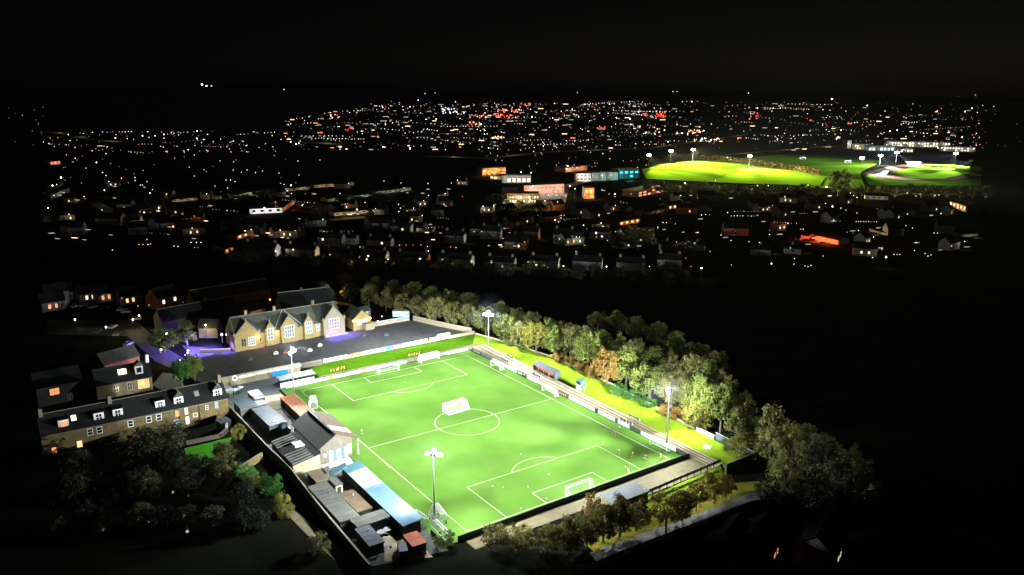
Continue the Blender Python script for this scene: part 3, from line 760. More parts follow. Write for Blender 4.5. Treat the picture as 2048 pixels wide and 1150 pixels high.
def annex():
    t = thing('school_annex', 'small warm lit gabled annex beside the school with porch', 'building', (13.0,102.3,0))
    MB().prism_y([(-3.6,0),(3.6,0),(3.6,4.6),(0,7.9),(-3.6,4.6)], -3.2, 6).build('wall', m_stone, t)
    r = MB()
    for s in (-1, 1):
        p = [(s*3.95,-3.4,4.3),(0,-3.4,7.93),(0,6.2,7.93),(s*3.95,6.2,4.3)]
        r.add(p+[(a,q,z+.18) for a,q,z in p], [(0,1,2,3),(7,6,5,4),(0,4,5,1),(3,2,6,7),(0,3,7,4)])
    r.build('roof', m_slate2, t)
    window(t,'f',-1.2,2.3,1.5,1.8,-3.2,m_glassb,m_white,3,2); window(t,'f',1.3,2.3,1.5,1.8,-3.2,m_glassb,m_white,3,2)
    MB().box(.6,4.3,-5.2,-3.23,0,2.5).build('porch', m_render, t); MB().box(.4,4.5,-5.4,-3.23,2.505,2.7).build('porch_roof', m_felt, t)
    for u in (-3.9, 3.3): MB().ball((u,-3.6,4.2), .3).build('wall_lamp', e_bulb, t)
    point((9.0,97.9,4.0), 560, (1,.58,.15), .3); point((16.4,97.9,4.1), 480, (1,.58,.15), .3)
annex()
# building behind the school, garden sheds beyond the railing
house('black roofed building with pale ridge directly behind the school', (2.0,131.5,0), R(-6), 21, 11, 6, 4.6, m_dkstone, m_slate, chim=(-1,9.5), ridge=m_stone3, cat='building', name='hall')
house('low black roofed range behind the school, left of the lit chimney', (-38,145,0), R(9), 30, 9, 4.5, 3.6, m_dkstone, m_slate, chim=(4,), ridge=m_stone3, cat='building', name='hall')
house('small building with a lamp lit pinkish end wall behind the school', (-17.5,138,0), R(20), 8, 6, 4.5, 2.6, m_house, m_slate, cat='building', name='hall')
house('long low range with grey ridge farthest behind the school', (-18,170,0), R(7), 34, 9, 4.5, 3.4, m_dkstone, m_slate, ridge=m_stone3, cat='building', name='hall')
point((-16.5,131.8,3.6), 420, (1,.6,.4), .3)
house('little pale garden hut beyond the white railing', (21.6,117.5,0), R(5), 5, 4, 2.4, 1.3, m_house2, m_slate2, [('f',-.9,.8,.9,1.1,m_glassb),('f',.9,.8,.9,1.1,m_glassb)], cat='hut', name='garden_hut', simple=False)
t = thing('pale_blue_container', 'pale blue container at the corner behind the white railing', 'container', (34.5,108,0), R(-32)); MB().box(-3.4,3.4,-1.3,1.3,0,2.3).build('body', mat('pale_blue_paint',(.33,.48,.56),.5,var=.1), t)
b = MB()
for i in range(13): u = -3.2+6.4*i/12; b.box(u-.08,u+.08,-1.38,-1.305,.1,2.2)
b.build('ribs', MT['pale_blue_paint'], t); MB().box(-3.5,3.5,-1.4,1.4,2.305,2.42).build('lid', m_clear, t)
for i, (u, v, m) in enumerate([((756,648),1.0,e_bulbw),((774,650),.8,e_bulbw),((790,647),.9,e_bulb),((764,638),1.2,e_pale)]):
    q = at(*u); t = thing('garden_glow', 'tiny lit garden lamp behind the white railing', 'lamp', tuple(q), 0, 'garden lamps behind the white railing'); MB().tube((0,0,0),(0,0,1),.06).build('stake', m_dark, t); MB().ball((0,0,1.15), .22*v).build('bulb', m, t)
q = at(670,603); sheet('orange_lit_path', [at(636,596),at(700,607),at(708,613),at(640,603)], -.01, m_path)
point((q.x+2,q.y-2,5), 2600, (1,.42,.12), .4); point((q.x-4,q.y+7,5), 1800, (1,.42,.12), .4)

# ---------------------------------------------------------------- tenement terrace on the left
def terrace_row():
    t = thing('tenement_terrace', 'long two storey stone terrace with black roof and white dormers', 'tenement', (-77.6,46.2,0), R(-.3))
    L = 46.2; D = 10.6
    MB().prism_x([(-D/2,0),(D/2,0),(D/2,6),(0,9.6),(-D/2,6)], -L/2, L/2).build('wall', m_stone2, t)
    rf = pitched(MB(), L, D, 6, 3.6, .3, .2, .05).build('roof', m_slate, t)
    MB().box(-L/2, L/2, -.15, .15, 9.85, 10.0).build('ridge_tiles', m_stone3, rf)
    MB().box(-L/2, L/2, -D/2-.42, -D/2-.2, 5.72, 5.94).build('gutter', m_stone3, rf)
    for u in (22.3, -6.2, -22.2):
        MB().box(u-.45, u+.45, -1.0, 1.0, 9.4, 11.6).build('chimney', m_stone3, rf)
    def lx(x, y, z): return at(x, y, z).x+77.6
    for px_, py_, ped, pm in ((435,787,1,m_glass),(357,802,1,m_glass),(321,811,0,m_glassb),(237,829,0,m_glass),(200,839,0,m_glass),(128,851,0,e_warm2)):
        u = lx(px_, py_, 7.4); y0 = -D/2+1.1; w = 1.9
        d = MB(); d.box(u-w/2-.25, u+w/2+.25, y0, y0+2.6, 6.4, 8.75); d = d.build('dormer', m_white, t)
        if ped: MB().prism_y([(u-w/2-.4,8.76),(u+w/2+.4,8.76),(u,10.3)], y0-.1, y0+3.2).build('dormer_roof', m_slate2, d)
        else: MB().box(u-w/2-.35, u+w/2+.35, y0-.12, y0+2.8, 8.76, 8.9).build('dormer_roof', m_slate, d)
        b = MB(); b.box(u-.62, u+.62, y0-.05, y0-.003, 6.75, 8.35); b.build('dormer_pane', pm, d)
        b = MB(); b.box(u-.06,u+.06,y0-.1,y0-.055,6.75,8.35); b.box(u-.62,u+.62,y0-.09,y0-.055,7.5,7.62); b.build('glazing_bars', m_white, d)
    for px_, py_ in ((395,790),(146,833)):
        u = lx(px_, py_, 8); s = 3.6/(D/2); y = -2.6; z = 9.82-2.6*s
        MB().slab([(u-.6,y-.7,z-.7*s+.12),(u+.6,y-.7,z-.7*s+.12),(u+.6,y+.7,z+.7*s+.12),(u-.6,y+.7,z+.7*s+.12)], .1).build('skylight', e_pale if px_ < 200 else m_clear, rf)
    for px_, py_, z, w, h, pm in ((362,836,3.7,1.1,1.6,e_warm2),(380,831,3.7,.8,2.1,e_pale),(383,851,.8,.9,2.2,e_pale),(362,857,.9,1.3,1.7,m_glassb),(418,820,3.9,.5,1.1,m_glass),(435,812,3.6,.9,2.0,m_clear),
                              (323,842,3.7,1.1,1.6,m_glass),(302,845,3.7,1.1,1.6,m_glass),(264,852,3.6,1.1,1.6,m_glass),(202,866,3.6,1.1,1.6,m_glass),(183,870,3.6,1.1,1.6,m_glass),(158,884,.9,1.2,1.7,e_warm),(400,842,2.5,.9,.9,m_glass),
                              (112,912,.6,1.0,1.7,e_warm2)):
        window(t, 'f', lx(px_, py_, z+h/2), z, w, h, -D/2, pm, m_white if pm in (m_glass, m_glassb) else m_stone3, 1, 2, .14)
    for u in (9.8, 15.1): MB().tube((u,-D/2-.1,0),(u,-D/2-.1,5.7),.09).build('downpipe', m_slate, t)
terrace_row()
t = house('stone house with a lit skylight and white chimney behind the terrace', (-75.6,80.6,0), R(-1), 15.5, 8.6, 4.6, 3.6, m_render, m_slate,
      [('f',-2.6,1.6,1.2,2.0,m_glass),('f',1.3,1.4,1.2,2.3,m_brown),('f',5.2,1.2,3.0,2.7,e_warm2)], simple=False)
MB().box(7.1,8.0,-.6,.6,7.9,10.4).build('tall_chimney', m_white, t); MB().slab([(-1.2,-2.9,6.42),(1.0,-2.9,6.42),(1.0,-1.6,7.5),(-1.2,-1.6,7.5)], .1).build('skylight', e_bulb, t)
d = MB().box(3.4,5.6,-3.4,-.8,5.6,8.2).build('dormer', m_white, t); MB().box(3.8,5.2,-3.46,-3.403,6.1,7.7).build('dormer_pane', m_glass, d); MB().prism_y([(3.1,8.2),(5.9,8.2),(4.5,9.5)], -3.6, -.7).build('dormer_roof', m_slate2, d)
point((-71,75.3,2.6), 120, (1,.75,.4), .3); point((-78,75.3,2.6), 70, (1,.8,.5), .3)
house('dark house with one bright orange window at the left edge', (-93,84,0), R(4), 12, 8, 6, 3.4, m_house, m_slatek, [('f',-1.4,3.0,2.4,1.9,e_warm2),('f',2.5,.8,1.2,1.4,m_glass)], simple=False)
t = thing('gravel_drive', 'pale gravel drive between the stone house and the terrace', 'drive', (-62,62,0)); t['kind'] = 'structure'
MB().poly([tuple(Vector(at(x,y))-Vector((-62,62,0))) for x, y in ((325,745),(350,748),(372,775),(330,785),(305,770))]).build('gravel', m_road, t)
point((-59.5,66.5,4.0), 170, (.9,.95,.8), .4)

# ---------------------------------------------------------------- club buildings on the left touchline
pathwall('alley_wall', 'long grey wall separating the club buildings from the dark gardens', [(-53.6,45.5),(-53.2,12),(-52.5,-4),(-53.4,-24),(-54.0,-52)], 2.3, .3, m_felt, cap=m_stone3)
t = house('cream walled shed with an orange flat roof by the left touchline', (-37.6,31.0,0), 0, 4.2, 19.0, 2.6, 0, m_render, m_orange, flat=True, cat='shed', name='shed')
MB().box(2.253,2.36,-9.6,9.6,2.5,2.95).build('fascia', m_cream, t)
MB().box(-2.2,-2.105,6.5,8.3,.1,2.0).build('door', m_dark, t)
t = thing('container', 'large bluegrey container with a ribbed roof in the yard', 'container', (-46.6,29.6,0), R(1))
MB().box(-2.5,2.5,-7.2,7.6,0,2.6).build('body', m_cont, t); MB().box(-2.55,2.55,-7.25,7.65,2.605,2.72).build('lid', m_cont, t)
b = MB()
for i in range(13): u = -7+14.4*i/12; b.box(-2.3,2.3,u-.06,u+.06,2.725,2.76)
b.build('ribs', m_cont, t); MB().ball((-.2,-7.32,1.9), .28).build('lamp', m_clear, t)
MB().box(.9,2.0,-7.33,-7.255,.1,2.2).build('door', m_teal, t)
t = house('flat grey roofed kiosk in the yard by the terrace end', (-49.7,41.2,0), R(1), 4.8, 6.2, 2.9, 0, m_house2, m_cont, flat=True, cat='kiosk', name='kiosk'); MB().box(.4,1.6,-3.22,-3.105,.1,2.1).build('door', m_teal, t)
t = house('small white roofed kiosk beside the grey one', (-46.2,40.0,0), R(1), 3.4, 3.4, 2.7, 0, m_house2, m_clear, flat=True, cat='kiosk', name='kiosk'); MB().box(-1.4,1.4,-1.82,-1.705,.9,2.0).build('serving_hatch', m_glass, t)
t = house('white flat roofed kiosk on the pale paving', (-44.6,47.6,0), 0, 2.9, 6.6, 2.5, 0, m_house2, m_white, flat=True, cat='kiosk', name='kiosk'); MB().box(1.455,1.53,-2,1.5,.9,2.0).build('serving_hatch', m_glass, t)
t = house('narrow turnstile hut beside the terrace gable', (-51.2,56.3,0), 0, 3.6, 2.4, 2.8, 0, m_house2, m_clear, flat=True, cat='hut', name='turnstile_hut'); MB().box(-.6,.6,-1.28,-1.205,.05,2.1).build('door', m_black, t)
for i, (p, m, lb) in enumerate([((480,787),m_clear,'upper white parasol table in the yard'),((470,792),m_clear,'lower white parasol table in the yard')]):
    q = at(*p); t = thing('parasol', lb, 'parasol', tuple(q), 0, 'parasols in the yard'); MB().tube((0,0,0),(0,0,2.2),.06).build('pole', m_metal, t); MB().tube((0,0,2.0),(0,0,2.6),1.3,.1,10).build('canopy', m, t); MB().tube((0,0,.7),(0,0,.78),.8,n=10).build('table', m_green, t)
# ramp with white rails
t = thing('ramp', 'ramp with a white side rail between container and orange shed', 'ramp', (-42.3,29.5,0))
MB().prism_x([(-9,.02),(7,.02),(7,.9)], -1.4, 1.4).build('slope', m_felt, t)
b = MB(); b.box(-1.75,-1.45,-9.2,7.2,0,1.25); b.box(-1.45,1.45,7.0,7.3,0,1.1); b.build('rail_wall', m_white, t)
MB().box(1.42,1.6,-9.2,5.0,0,1.0).build('side_rail', m_metal, t)

def stand():
    t = thing('grandstand', 'old gabled grandstand with a dark green roof and striped end wall', 'grandstand', (-40,7.4,0))
    y0, y1 = -9.4, 9.2
    MB().prism_y([(-4.1,0),(4.2,0),(4.2,5.1),(0,6.9),(-4.1,4.3)], y0, y0+.35).build('end_wall', m_pink, t)
    MB().prism_y([(-4.1,0),(1.5,0),(1.5,6.1),(0,6.8),(-4.1,4.3)], y1-.35, y1).build('far_end_wall', m_pink, t)
    MB().box(-4.1,-3.75,y0+.36,y1-.36,0,4.3).build('rear_wall', m_render, t)
    r = MB()
    r.slab([(-4.75,y0-.3,4.12),(0,y0-.3,7.08),(0,y1+.3,7.08),(-4.75,y1+.3,4.12)][::-1], .16); r = r.build('roof', m_slate2, t)
    MB().slab([(.004,y0-.3,7.08),(6.4,y0-.3,4.45),(6.4,y1+.3,4.45),(.004,y1+.3,7.08)][::-1], .16).build('lit_front_roof', m_felt2, r)  # paler front slope paints in the light it catches from the right
    MB().box(-.22,.22,y0-.32,y1+.32,7.1,7.3).build('ridge_cap', m_black, r)
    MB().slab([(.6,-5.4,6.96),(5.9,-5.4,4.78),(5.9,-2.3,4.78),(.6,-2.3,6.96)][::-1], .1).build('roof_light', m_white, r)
    each('post', m_white, t, [(6.0,6.16,y0+.3+(y1-y0-.6)*i/4-.08,y0+.3+(y1-y0-.6)*i/4+.08,0,4.4) for i in range(5)])
    b = MB()
    for i in range(5): b.box(-3.6+i*1.35,-3.6+(i+1)*1.35,y0+.4,y1-.4,0,2.6-i*.5)
    b.build('seat_tiers', m_felt2, t)
    s = MB(); s.mi(0).box(-1.9,2.9,y0-.05,y0-.003,.2,3.0)
    s.build('striped_panel', m_clear, t)
    for u in (-.35, 1.75): MB().box(u-.5,u+.5,y0-.09,y0-.055,.2,3.0).build('stripe', m_bluestripe, t)
    MB().box(3.1,4.2,y0-.06,y0-.003,1.0,3.6).build('crest_board', m_render, t)
    MB().box(-3.3,-2.7,y0-.06,y0-.003,1.8,2.5).build('hatch', m_cream, t)
    MB().ball((-2.5,y0-.3,3.1), .22).build('end_lamp', m_clear, t)
stand()
def leanto():
    t = thing('ribbed_annex', 'low annex behind the grandstand with raised roof ribs painted pale as if lit', 'annex', (-48.2,4.2,0))
    MB().prism_y([(-3.6,0),(3.35,0),(3.35,3.9),(-3.6,2.7)], -7.9, -7.6).build('end_wall', m_render, t)
    MB().box(-3.6,-3.3,-7.59,7.8,0,2.65).build('rear_wall', m_felt, t)
    r = MB().slab([(-3.9,-8.2,2.72),(3.4,-8.2,3.98),(3.4,8.2,3.98),(-3.9,8.2,2.72)][::-1], .14).build('roof', m_slate, t)
    for y in (-7.9,-6.5,-5.1,-3.7,-2.3, 3.1,4.5,5.9,7.3):
        MB().slab([(-3.7,y,2.93),(1.6,y,3.85),(1.6,y+.62,3.85),(-3.7,y+.62,2.93)][::-1], .17).build('roof_rib', m_felt, r)  # pale rib colour paints floodlit faces; the gap stands for grandstand shade
    MB().box(-.6,1.8,-1.6,1.5,3.9,4.3).build('skylight', m_clear, r)
leanto()
def enclosure():
    t = thing('covered_enclosure', 'long covered enclosure with teal, white and shiny blue roof sheets', 'stand', (-40.2,-27.6,0))
    y0, y1 = -16.2, 16.2
    def rs(a, c, m, nm, lb): return MB().slab([(-2.5,a,2.75),(2.2,a,3.2),(2.2,c,3.2),(-2.5,c,2.75)][::-1], .12).build(nm, m, t, label=lb)
    rs(12.3, y1, m_teal, 'roof', 'teal roof sheets'); rs(3.1, 12.29, m_clear, 'roof', 'white roof sheets'); bl = rs(y0, 3.09, m_blue, 'roof', 'shiny blue roof sheets')
    b = MB(); n = 38
    for i in range(n):
        y = y0+.1+(3.0-y0-.4)*i/n; b.prism_x([(y,0),(y+.26,0),(y+.13,.07)], -1, 1)
    b.v = [(x*2.35-.15, y, z+3.0-.03+(x*2.35-.15+.15)*.0957) for x, y, z in b.v]
    b.build('roof_ribs', m_blue, bl)
    MB().box(-2.3,-2.18,y0+.1,y1-.1,0,2.7).build('rear_wall', m_black, t)
    for y in (7.8, 3.8): MB().box(-2.26,-2.183-.12,y-.75,y+.75,1.0,2.1).build('shutter', m_house2, t)
    for s, m in ((y0+.1, m_black), (y1-.2, m_teal)): MB().box(-2.17,1.6,s,s+.1,0,2.75).build('end_wall', m, t)
    each('post', m_metal, t, [(1.75,1.88,y0+.24+(y1-y0-.6)*i/6,y0+.36+(y1-y0-.6)*i/6,0,3.05) for i in range(7)])
    b = MB(); b.box(-2.1,-1.2,y0+.3,y1-.4,0,.9); b.box(-1.2,-.2,y0+.3,y1-.4,0,.45); b.build('terrace_step', m_dirt, t)
enclosure()
t = thing('porch_roof', 'sloping teal porch joining the enclosure and the grandstand yard', 'porch', (-43.6,-11.8,0))
MB().slab([(-2.8,-1.6,2.1),(2.0,-.6,3.1),(2.6,1.6,3.1),(-1.9,.9,2.1)], .12).build('roof', m_teal, t)
each('post', m_metal, t, [(p[0]-.06,p[0]+.06,p[1]-.06,p[1]+.06,0,2.0) for p in ((-2.6,-1.4),(-1.8,.7),(1.8,-.5),(2.3,1.4))])
def shed(label, x0, x1, y0, y1, h, wm, rm, rz=0, door=None):
    t = house(label, ((x0+x1)/2,(y0+y1)/2,0), rz, x1-x0, y1-y0, h, 0, wm, rm, flat=True, cat='shed', name='shed')
    D = y1-y0
    MB().box(-.5,.5,-D/2-.09,-D/2-.005,.05,min(2.0,h-.25)).build('door', door or m_dark, t)
    b = MB(); w = (x1-x0)/2; n = max(2, int(D/1.6))
    for i in range(1, n): y = -D/2+D*i/n; b.box(-w+.05,w-.05,y-.05,y+.05,h+.303,h+.345)
    b.build('roof_seam', rm, t)
    MB().box(w+.16,w+.28,-D/2,D/2,h-.02,h+.12).build('gutter', m_slate, t)
    if D > 6: MB().tube((w*.3,D*.2,h+.3),(w*.3,D*.2,h+.85),.16).build('vent', m_metal, t)
    return t
shed('small square shed with a dull brown roof below the grandstand annex', -50.3,-47.4,-15.0,-9.2,2.5,m_dark,m_felt2)
shed('long low shed with a grey green felt roof along the alley wall', -52.6,-48.3,-34.4,-15.9,2.3,m_felt,m_felt)
shed('brown felted shed with orange stains behind the blue roofed stand', -47.9,-44.7,-32.6,-22.8,2.3,m_black,m_felt2, R(1))
shed('grey strip roofed shed lying crosswise behind the blue roofed stand', -50.4,-42.9,-38.2,-34.6,2.2,m_dark,m_felt, R(2))
shed('bluegrey roofed shed at the bottom end of the club yard', -51.2,-48.2,-46.2,-38.8,2.2,m_black,m_felt3, R(-2))
shed('bright orange roofed shed near the nearest left corner', -44.2,-41.3,-51.4,-46.6,2.3,m_orange2,m_orange2, R(-4), m_brown)
shed('little cream walled hut with plants between the sheds', -47.0,-45.4,-18.4,-13.4,2.0,m_cream,m_felt, R(1))
for x, y, lb in ((-45.9,-40.0,'round pale table left of a pair in the lower yard'),(-44.3,-39.7,'round pale table right of a pair in the lower yard'),(-47.4,-44.6,'round pale table in front of the orange roofed shed')):
    t = thing('round_table', lb, 'table', (x,y,0), 0, 'round tables in the lower yard'); MB().tube((0,0,.68),(0,0,.76),.95,n=14).build('table_top', m_clear, t); MB().tube((0,0,0),(0,0,.68),.1).build('leg', m_metal, t)
    for i in range(4): a = .8+i*1.571; MB().tube((1.3*math.cos(a),1.3*math.sin(a),0),(1.3*math.cos(a),1.3*math.sin(a),.45),.25,n=8).build('stool', m_felt, t)
t = thing('catering_van', 'pale flat vehicle parked beside the orange roofed shed', 'van', (-45.7,-49.4,0), R(70))
MB().box(-1.8,1.8,-.9,.9,.35,2.1).build('body', m_clear, t); MB().box(1.82,2.5,-.85,.85,.35,1.3).build('bonnet', m_clear, t); MB().slab([(1.82,-.8,2.0),(2.3,-.8,1.35),(2.3,.8,1.35),(1.82,.8,2.0)], .05).build('windscreen', m_glass, t)
for s in (-1,1):
    for u in (-1.2,1.6): MB().tube((u,s*.8,.35),(u,s*.98,.35),.35,n=12).build('wheel', m_tyre, t)
pathwall('garden_wall', 'stone wall closing off the lit back garden', [(-63.5,3.6),(-55.3,9.0)], 1.9, .4, m_stone2, cap=m_stone3)
pathwall('flower_bed_wall', 'low stepped stone walls at the top of the back lawn', [(-69,29.0),(-60.5,28.6),(-57.8,31.5)], .9, .9, m_pink)
t = thing('wooden_shed', 'dark wooden shed beside the terrace back door', 'shed', (-57.8,34.5,0), R(20)); MB().box(-1.5,1.5,-1.2,1.2,0,2).build('wall', m_dark, t); MB().slab([(-1.7,-1.4,2.05),(1.7,-1.4,2.05),(1.7,1.4,2.45),(-1.7,1.4,2.45)], .09).build('roof', m_black, t); MB().box(-.4,.4,-1.28,-1.205,.05,1.8).build('door', m_clear, t)

# ================================================================ TREES
L_GREY = leaf('grey_green_leaves', (.082,.086,.024), (.145,.142,.048))
L_GREEN = leaf('green_leaves', (.07,.098,.018), (.125,.158,.034))
L_UNLIT = leaf('unlit_leaves', (.007,.009,.005), (.014,.016,.009))  # near black leaf colour stands in for shade on unlit trees
L_SHADED = leaf('shaded_leaves', (.035,.042,.018), (.065,.072,.034))  # leaf colour darkened to paint the light fading along the row
L_OLIVE = leaf('olive_leaves', (.12,.115,.03), (.21,.19,.05), .3)
L_YEL = leaf('yellow_green_leaves', (0.1054, 0.1116, 0.0186), (0.1736, 0.1674, 0.031))
L_ORG = leaf('orange_leaves', (.15, .095, .02), (.24, .16, .036))
L_BRIGHT = leaf('bright_green_leaves', (0.021, 0.091, 0.014), (0.049, 0.147, 0.0245))
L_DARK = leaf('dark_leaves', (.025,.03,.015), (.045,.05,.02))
def crown_mesh(seed, kind, m, n_cl=58, per=62, leafs=.37):
    """unit tree about 10 m tall: leaf-sized faces gathered into clumps, with gaps between them"""
    rnd = random.Random(seed); b = MB(); v = []; f = []
    for c in range(n_cl):
        while True:
            p = Vector((rnd.uniform(-1,1), rnd.uniform(-1,1), rnd.uniform(-1,1)))
            if .35 < p.length < 1: break
        if kind == 'round': c0 = Vector((p.x*3.7, p.y*3.7, 5.3+p.z*3.9)); rr = rnd.uniform(.6, 1.35)
        elif kind == 'tall': c0 = Vector((p.x*2.3*(1-.35*p.z), p.y*2.3*(1-.35*p.z), 5.4+p.z*4.2)); rr = rnd.uniform(.5, 1.1)
        else: c0 = Vector((p.x*4.4, p.y*4.4, 3.5+p.z*3.3)); rr = rnd.uniform(.7, 1.5)
        for k in range(per):
            d = Vector((rnd.gauss(0,1), rnd.gauss(0,1), rnd.gauss(0,1))).normalized()
            q = c0+d*rr*(rnd.random()**.45)*Vector((1,1,.8)).length/1.62
            if q.z < .1: continue
            nrm = (d*.9+Vector((rnd.gauss(0,.6), rnd.gauss(0,.6), rnd.gauss(0,.6)+.3))).normalized()
            a = nrm.orthogonal().normalized(); e = nrm.cross(a); t = rnd.uniform(0, 6.28)
            a, e = a*math.cos(t)+e*math.sin(t), e*math.cos(t)-a*math.sin(t)
            s = leafs*rnd.uniform(.55, 1.15); i = len(v)
            v += [tuple(q-a*s*.5-e*s*.2), tuple(q+a*s*.1-e*s*.42), tuple(q+a*s*.62), tuple(q-a*s*.05+e*s*.45)]; f.append((i,i+1,i+2,i+3))
    b.v = v; b.f = f; b.m = [0]*len(f)
    return b.mesh('crown', m)
def trunk_mesh(seed, kind):
    rnd = random.Random(seed+99); b = MB(); H = 5 if kind != 'bush' else 2.2
    b.tube((0,0,-.3), (0,0,H*.55), .26, .19, 7); b.tube((0,0,H*.55), (.15,.1,H), .19, .1, 6)
    for i in range(6):
        a = i*1.05+rnd.uniform(-.3,.3); z = H*rnd.uniform(.35,.8); r = rnd.uniform(1.4,2.4)
        p = Vector((0,0,z)); q = Vector((r*math.cos(a), r*math.sin(a), z+rnd.uniform(1.2,2.4)*(H/5)))
        b.tube(p, q, .1, .045, 5); b.tube(q, q+Vector((.5*math.cos(a+.6), .5*math.sin(a+.6), .9)), .045, .02, 4)
    return b.mesh('trunk', m_bark)
TREES = {}
def proto(kind, var, m):
    k = (kind, var, m.name)
    if k not in TREES:
        base = (kind, var)
        if base not in TREES: TREES[base] = (crown_mesh(var*7+len(kind), kind, m), trunk_mesh(var, kind))
        cm, tm = TREES[base]
        if cm.materials[0] != m: cm = cm.copy(); cm.materials[0] = m
        TREES[k] = (cm, tm)
    return TREES[k]
ntree = 0
def tree(px_, yb, yt, w, kind, m, label, group, cat='tree', name='tree'):
    """a tree standing at the ground point seen at (px_, yb), tall enough to reach row yt, crown w photograph pixels wide"""
    global ntree; ntree += 1
    p = at(px_, yb); H = hgt(yt, p.x, p.y); cm, tm = proto(kind, ntree % 3, m)
    full = {'round': 9.6, 'tall': 9.9, 'bush': 7.4}[kind]; wid = {'round': 9.2, 'tall': 6.6, 'bush': 11.2}[kind]
    t = thing(name, label, cat, (p.x, p.y, -.06), random.uniform(0, 6.28), group)
    link('trunk', tm, t); link('crown', cm, t)
    s = H/full; ws = w*mpp(p)/wid*(1.12 if 'trees' in group else 1); t.scale = (ws, ws, s)
    return t
front = [(648,614,560,46,'tall',L_DARK),(700,604,562,44,'round',L_DARK),(738,614,566,46,'round',L_GREY),(772,622,574,48,'round',L_GREY),(806,630,584,46,'round',L_GREY),(838,637,590,46,'round',L_GREY),(872,646,590,48,'round',L_GREY),
 (906,654,600,46,'round',L_GREY),(938,661,604,46,'round',L_GREY),(972,672,608,54,'round',L_GREEN),(1008,686,622,54,'round',L_GREEN),(1042,698,640,44,'round',L_GREY),(1072,706,640,62,'round',L_YEL),(1108,714,648,50,'round',L_GREEN),(1140,722,650,50,'round',L_GREY),
 (1176,738,660,66,'round',L_GREEN),(1214,772,694,66,'round',L_ORG),(1252,776,690,58,'tall',L_GREEN),(1298,800,726,86,'round',L_GREEN),(1342,814,738,66,'round',L_GREY),(1372,824,752,52,'tall',L_GREY),(1400,846,746,78,'round',L_GREEN),
 (1394,858,792,68,'bush',L_YEL),(1440,866,764,70,'round',L_GREEN),(1474,890,812,60,'tall',L_GREY),(1496,916,866,96,'bush',L_YEL),(1538,930,806,74,'tall',L_GREY),(1580,950,846,80,'round',L_GREY),(1576,976,908,88,'bush',L_GREY),
 (1630,984,862,88,'round',L_SHADED),(1672,1000,888,84,'round',L_SHADED),(1716,1010,930,76,'round',L_SHADED)]
for i, a in enumerate(front):
    k = {'grey_green_leaves':'grey green','green_leaves':'green','yellow_green_leaves':'yellowish','orange_leaves':'orange tinged','dark_leaves':'dark','shaded_leaves':'darkened'}[a[5].name]
    tree(*a, '%s tree in the lit front row behind the bank, %s from the school end' % (k, ordn(i)), 'front row of trees along the bank')
back = [(690,572,545,36),(752,588,550,44),(790,598,556,46),(828,606,562,46),(864,612,570,46),(900,620,576,48),(936,630,582,50),(1000,652,600,52),(1030,664,612,54),(1062,672,622,54),(1100,684,634,54),(1134,694,640,54),(1168,706,648,56),(1204,722,656,56),(1238,738,664,58),
 (1272,752,676,60),(1306,766,690,62),(1340,780,700,62),(1376,796,704,64),(1412,812,716,64),(1446,834,738,60),(1488,860,780,50),(1510,892,830,52),(1560,902,830,64),(1606,930,846,70),(1650,950,870,72),(1700,972,890,74),
 (1196,660,622,44),(1232,668,620,50),(1272,682,628,54),(1312,700,642,58),(1350,722,660,60),(1392,744,680,60),(1430,768,700,60)]
for i, a in enumerate(back):
    tree(*a, ('round','tall','round')[i % 3], (L_GREY, L_GREEN, L_GREY)[i % 3], 'dim tree in the shaded rows behind the lit trees, %s from the school end' % ordn(i), 'rows of trees behind the front row')
low = [(992,1100,1046,60,'round',L_OLIVE),(1040,1104,1044,70,'round',L_OLIVE),(1098,1108,1046,64,'round',L_YEL),(1136,1106,1030,74,'tall',L_OLIVE),(1174,1094,1020,70,'round',L_OLIVE),(1206,1084,1002,64,'tall',L_OLIVE),(1238,1072,986,70,'tall',L_OLIVE),
       (1272,1062,1000,64,'round',L_OLIVE),(1186,1040,984,48,'bush',L_ORG),(1332,1052,984,78,'round',L_ORG),(1364,1040,972,60,'tall',L_OLIVE),(1392,1022,962,50,'round',L_ORG),(1428,1006,940,72,'round',L_ORG),(1450,994,948,48,'round',L_ORG)]
for i, a in enumerate(low):
    k = {'olive_leaves':'olive','yellow_green_leaves':'yellowish','orange_leaves':'orange leaved'}[a[5].name]
    tree(*a, '%s tree below the nearest path, %s from the orange shed side' % (k, ordn(i)), 'trees below the nearest path')
shr = [(1118,722,704,44,L_ORG),(1142,732,712,44,L_ORG),(1164,744,722,44,L_ORG),(1184,756,732,36,L_ORG),(1046,700,680,40,L_GREEN),(1020,690,672,36,L_GREY),(1236,790,766,44,L_BRIGHT),(1266,800,778,44,L_BRIGHT),(1296,814,792,40,L_BRIGHT),(1330,830,808,40,L_ORG),(1352,840,812,40,L_ORG),
       (1456,900,872,44,L_GREEN),(1548,944,908,40,L_GREEN)]
for i, (x, y, yt, w, m) in enumerate(shr):
    tree(x, y, yt, w, 'bush', m, '%s shrub along the outer edge of the grass bank, %s from the far corner' % ('rusty' if m == L_ORG else 'green', ordn(i)), 'shrubs along the bank edge', 'shrub', 'shrub')
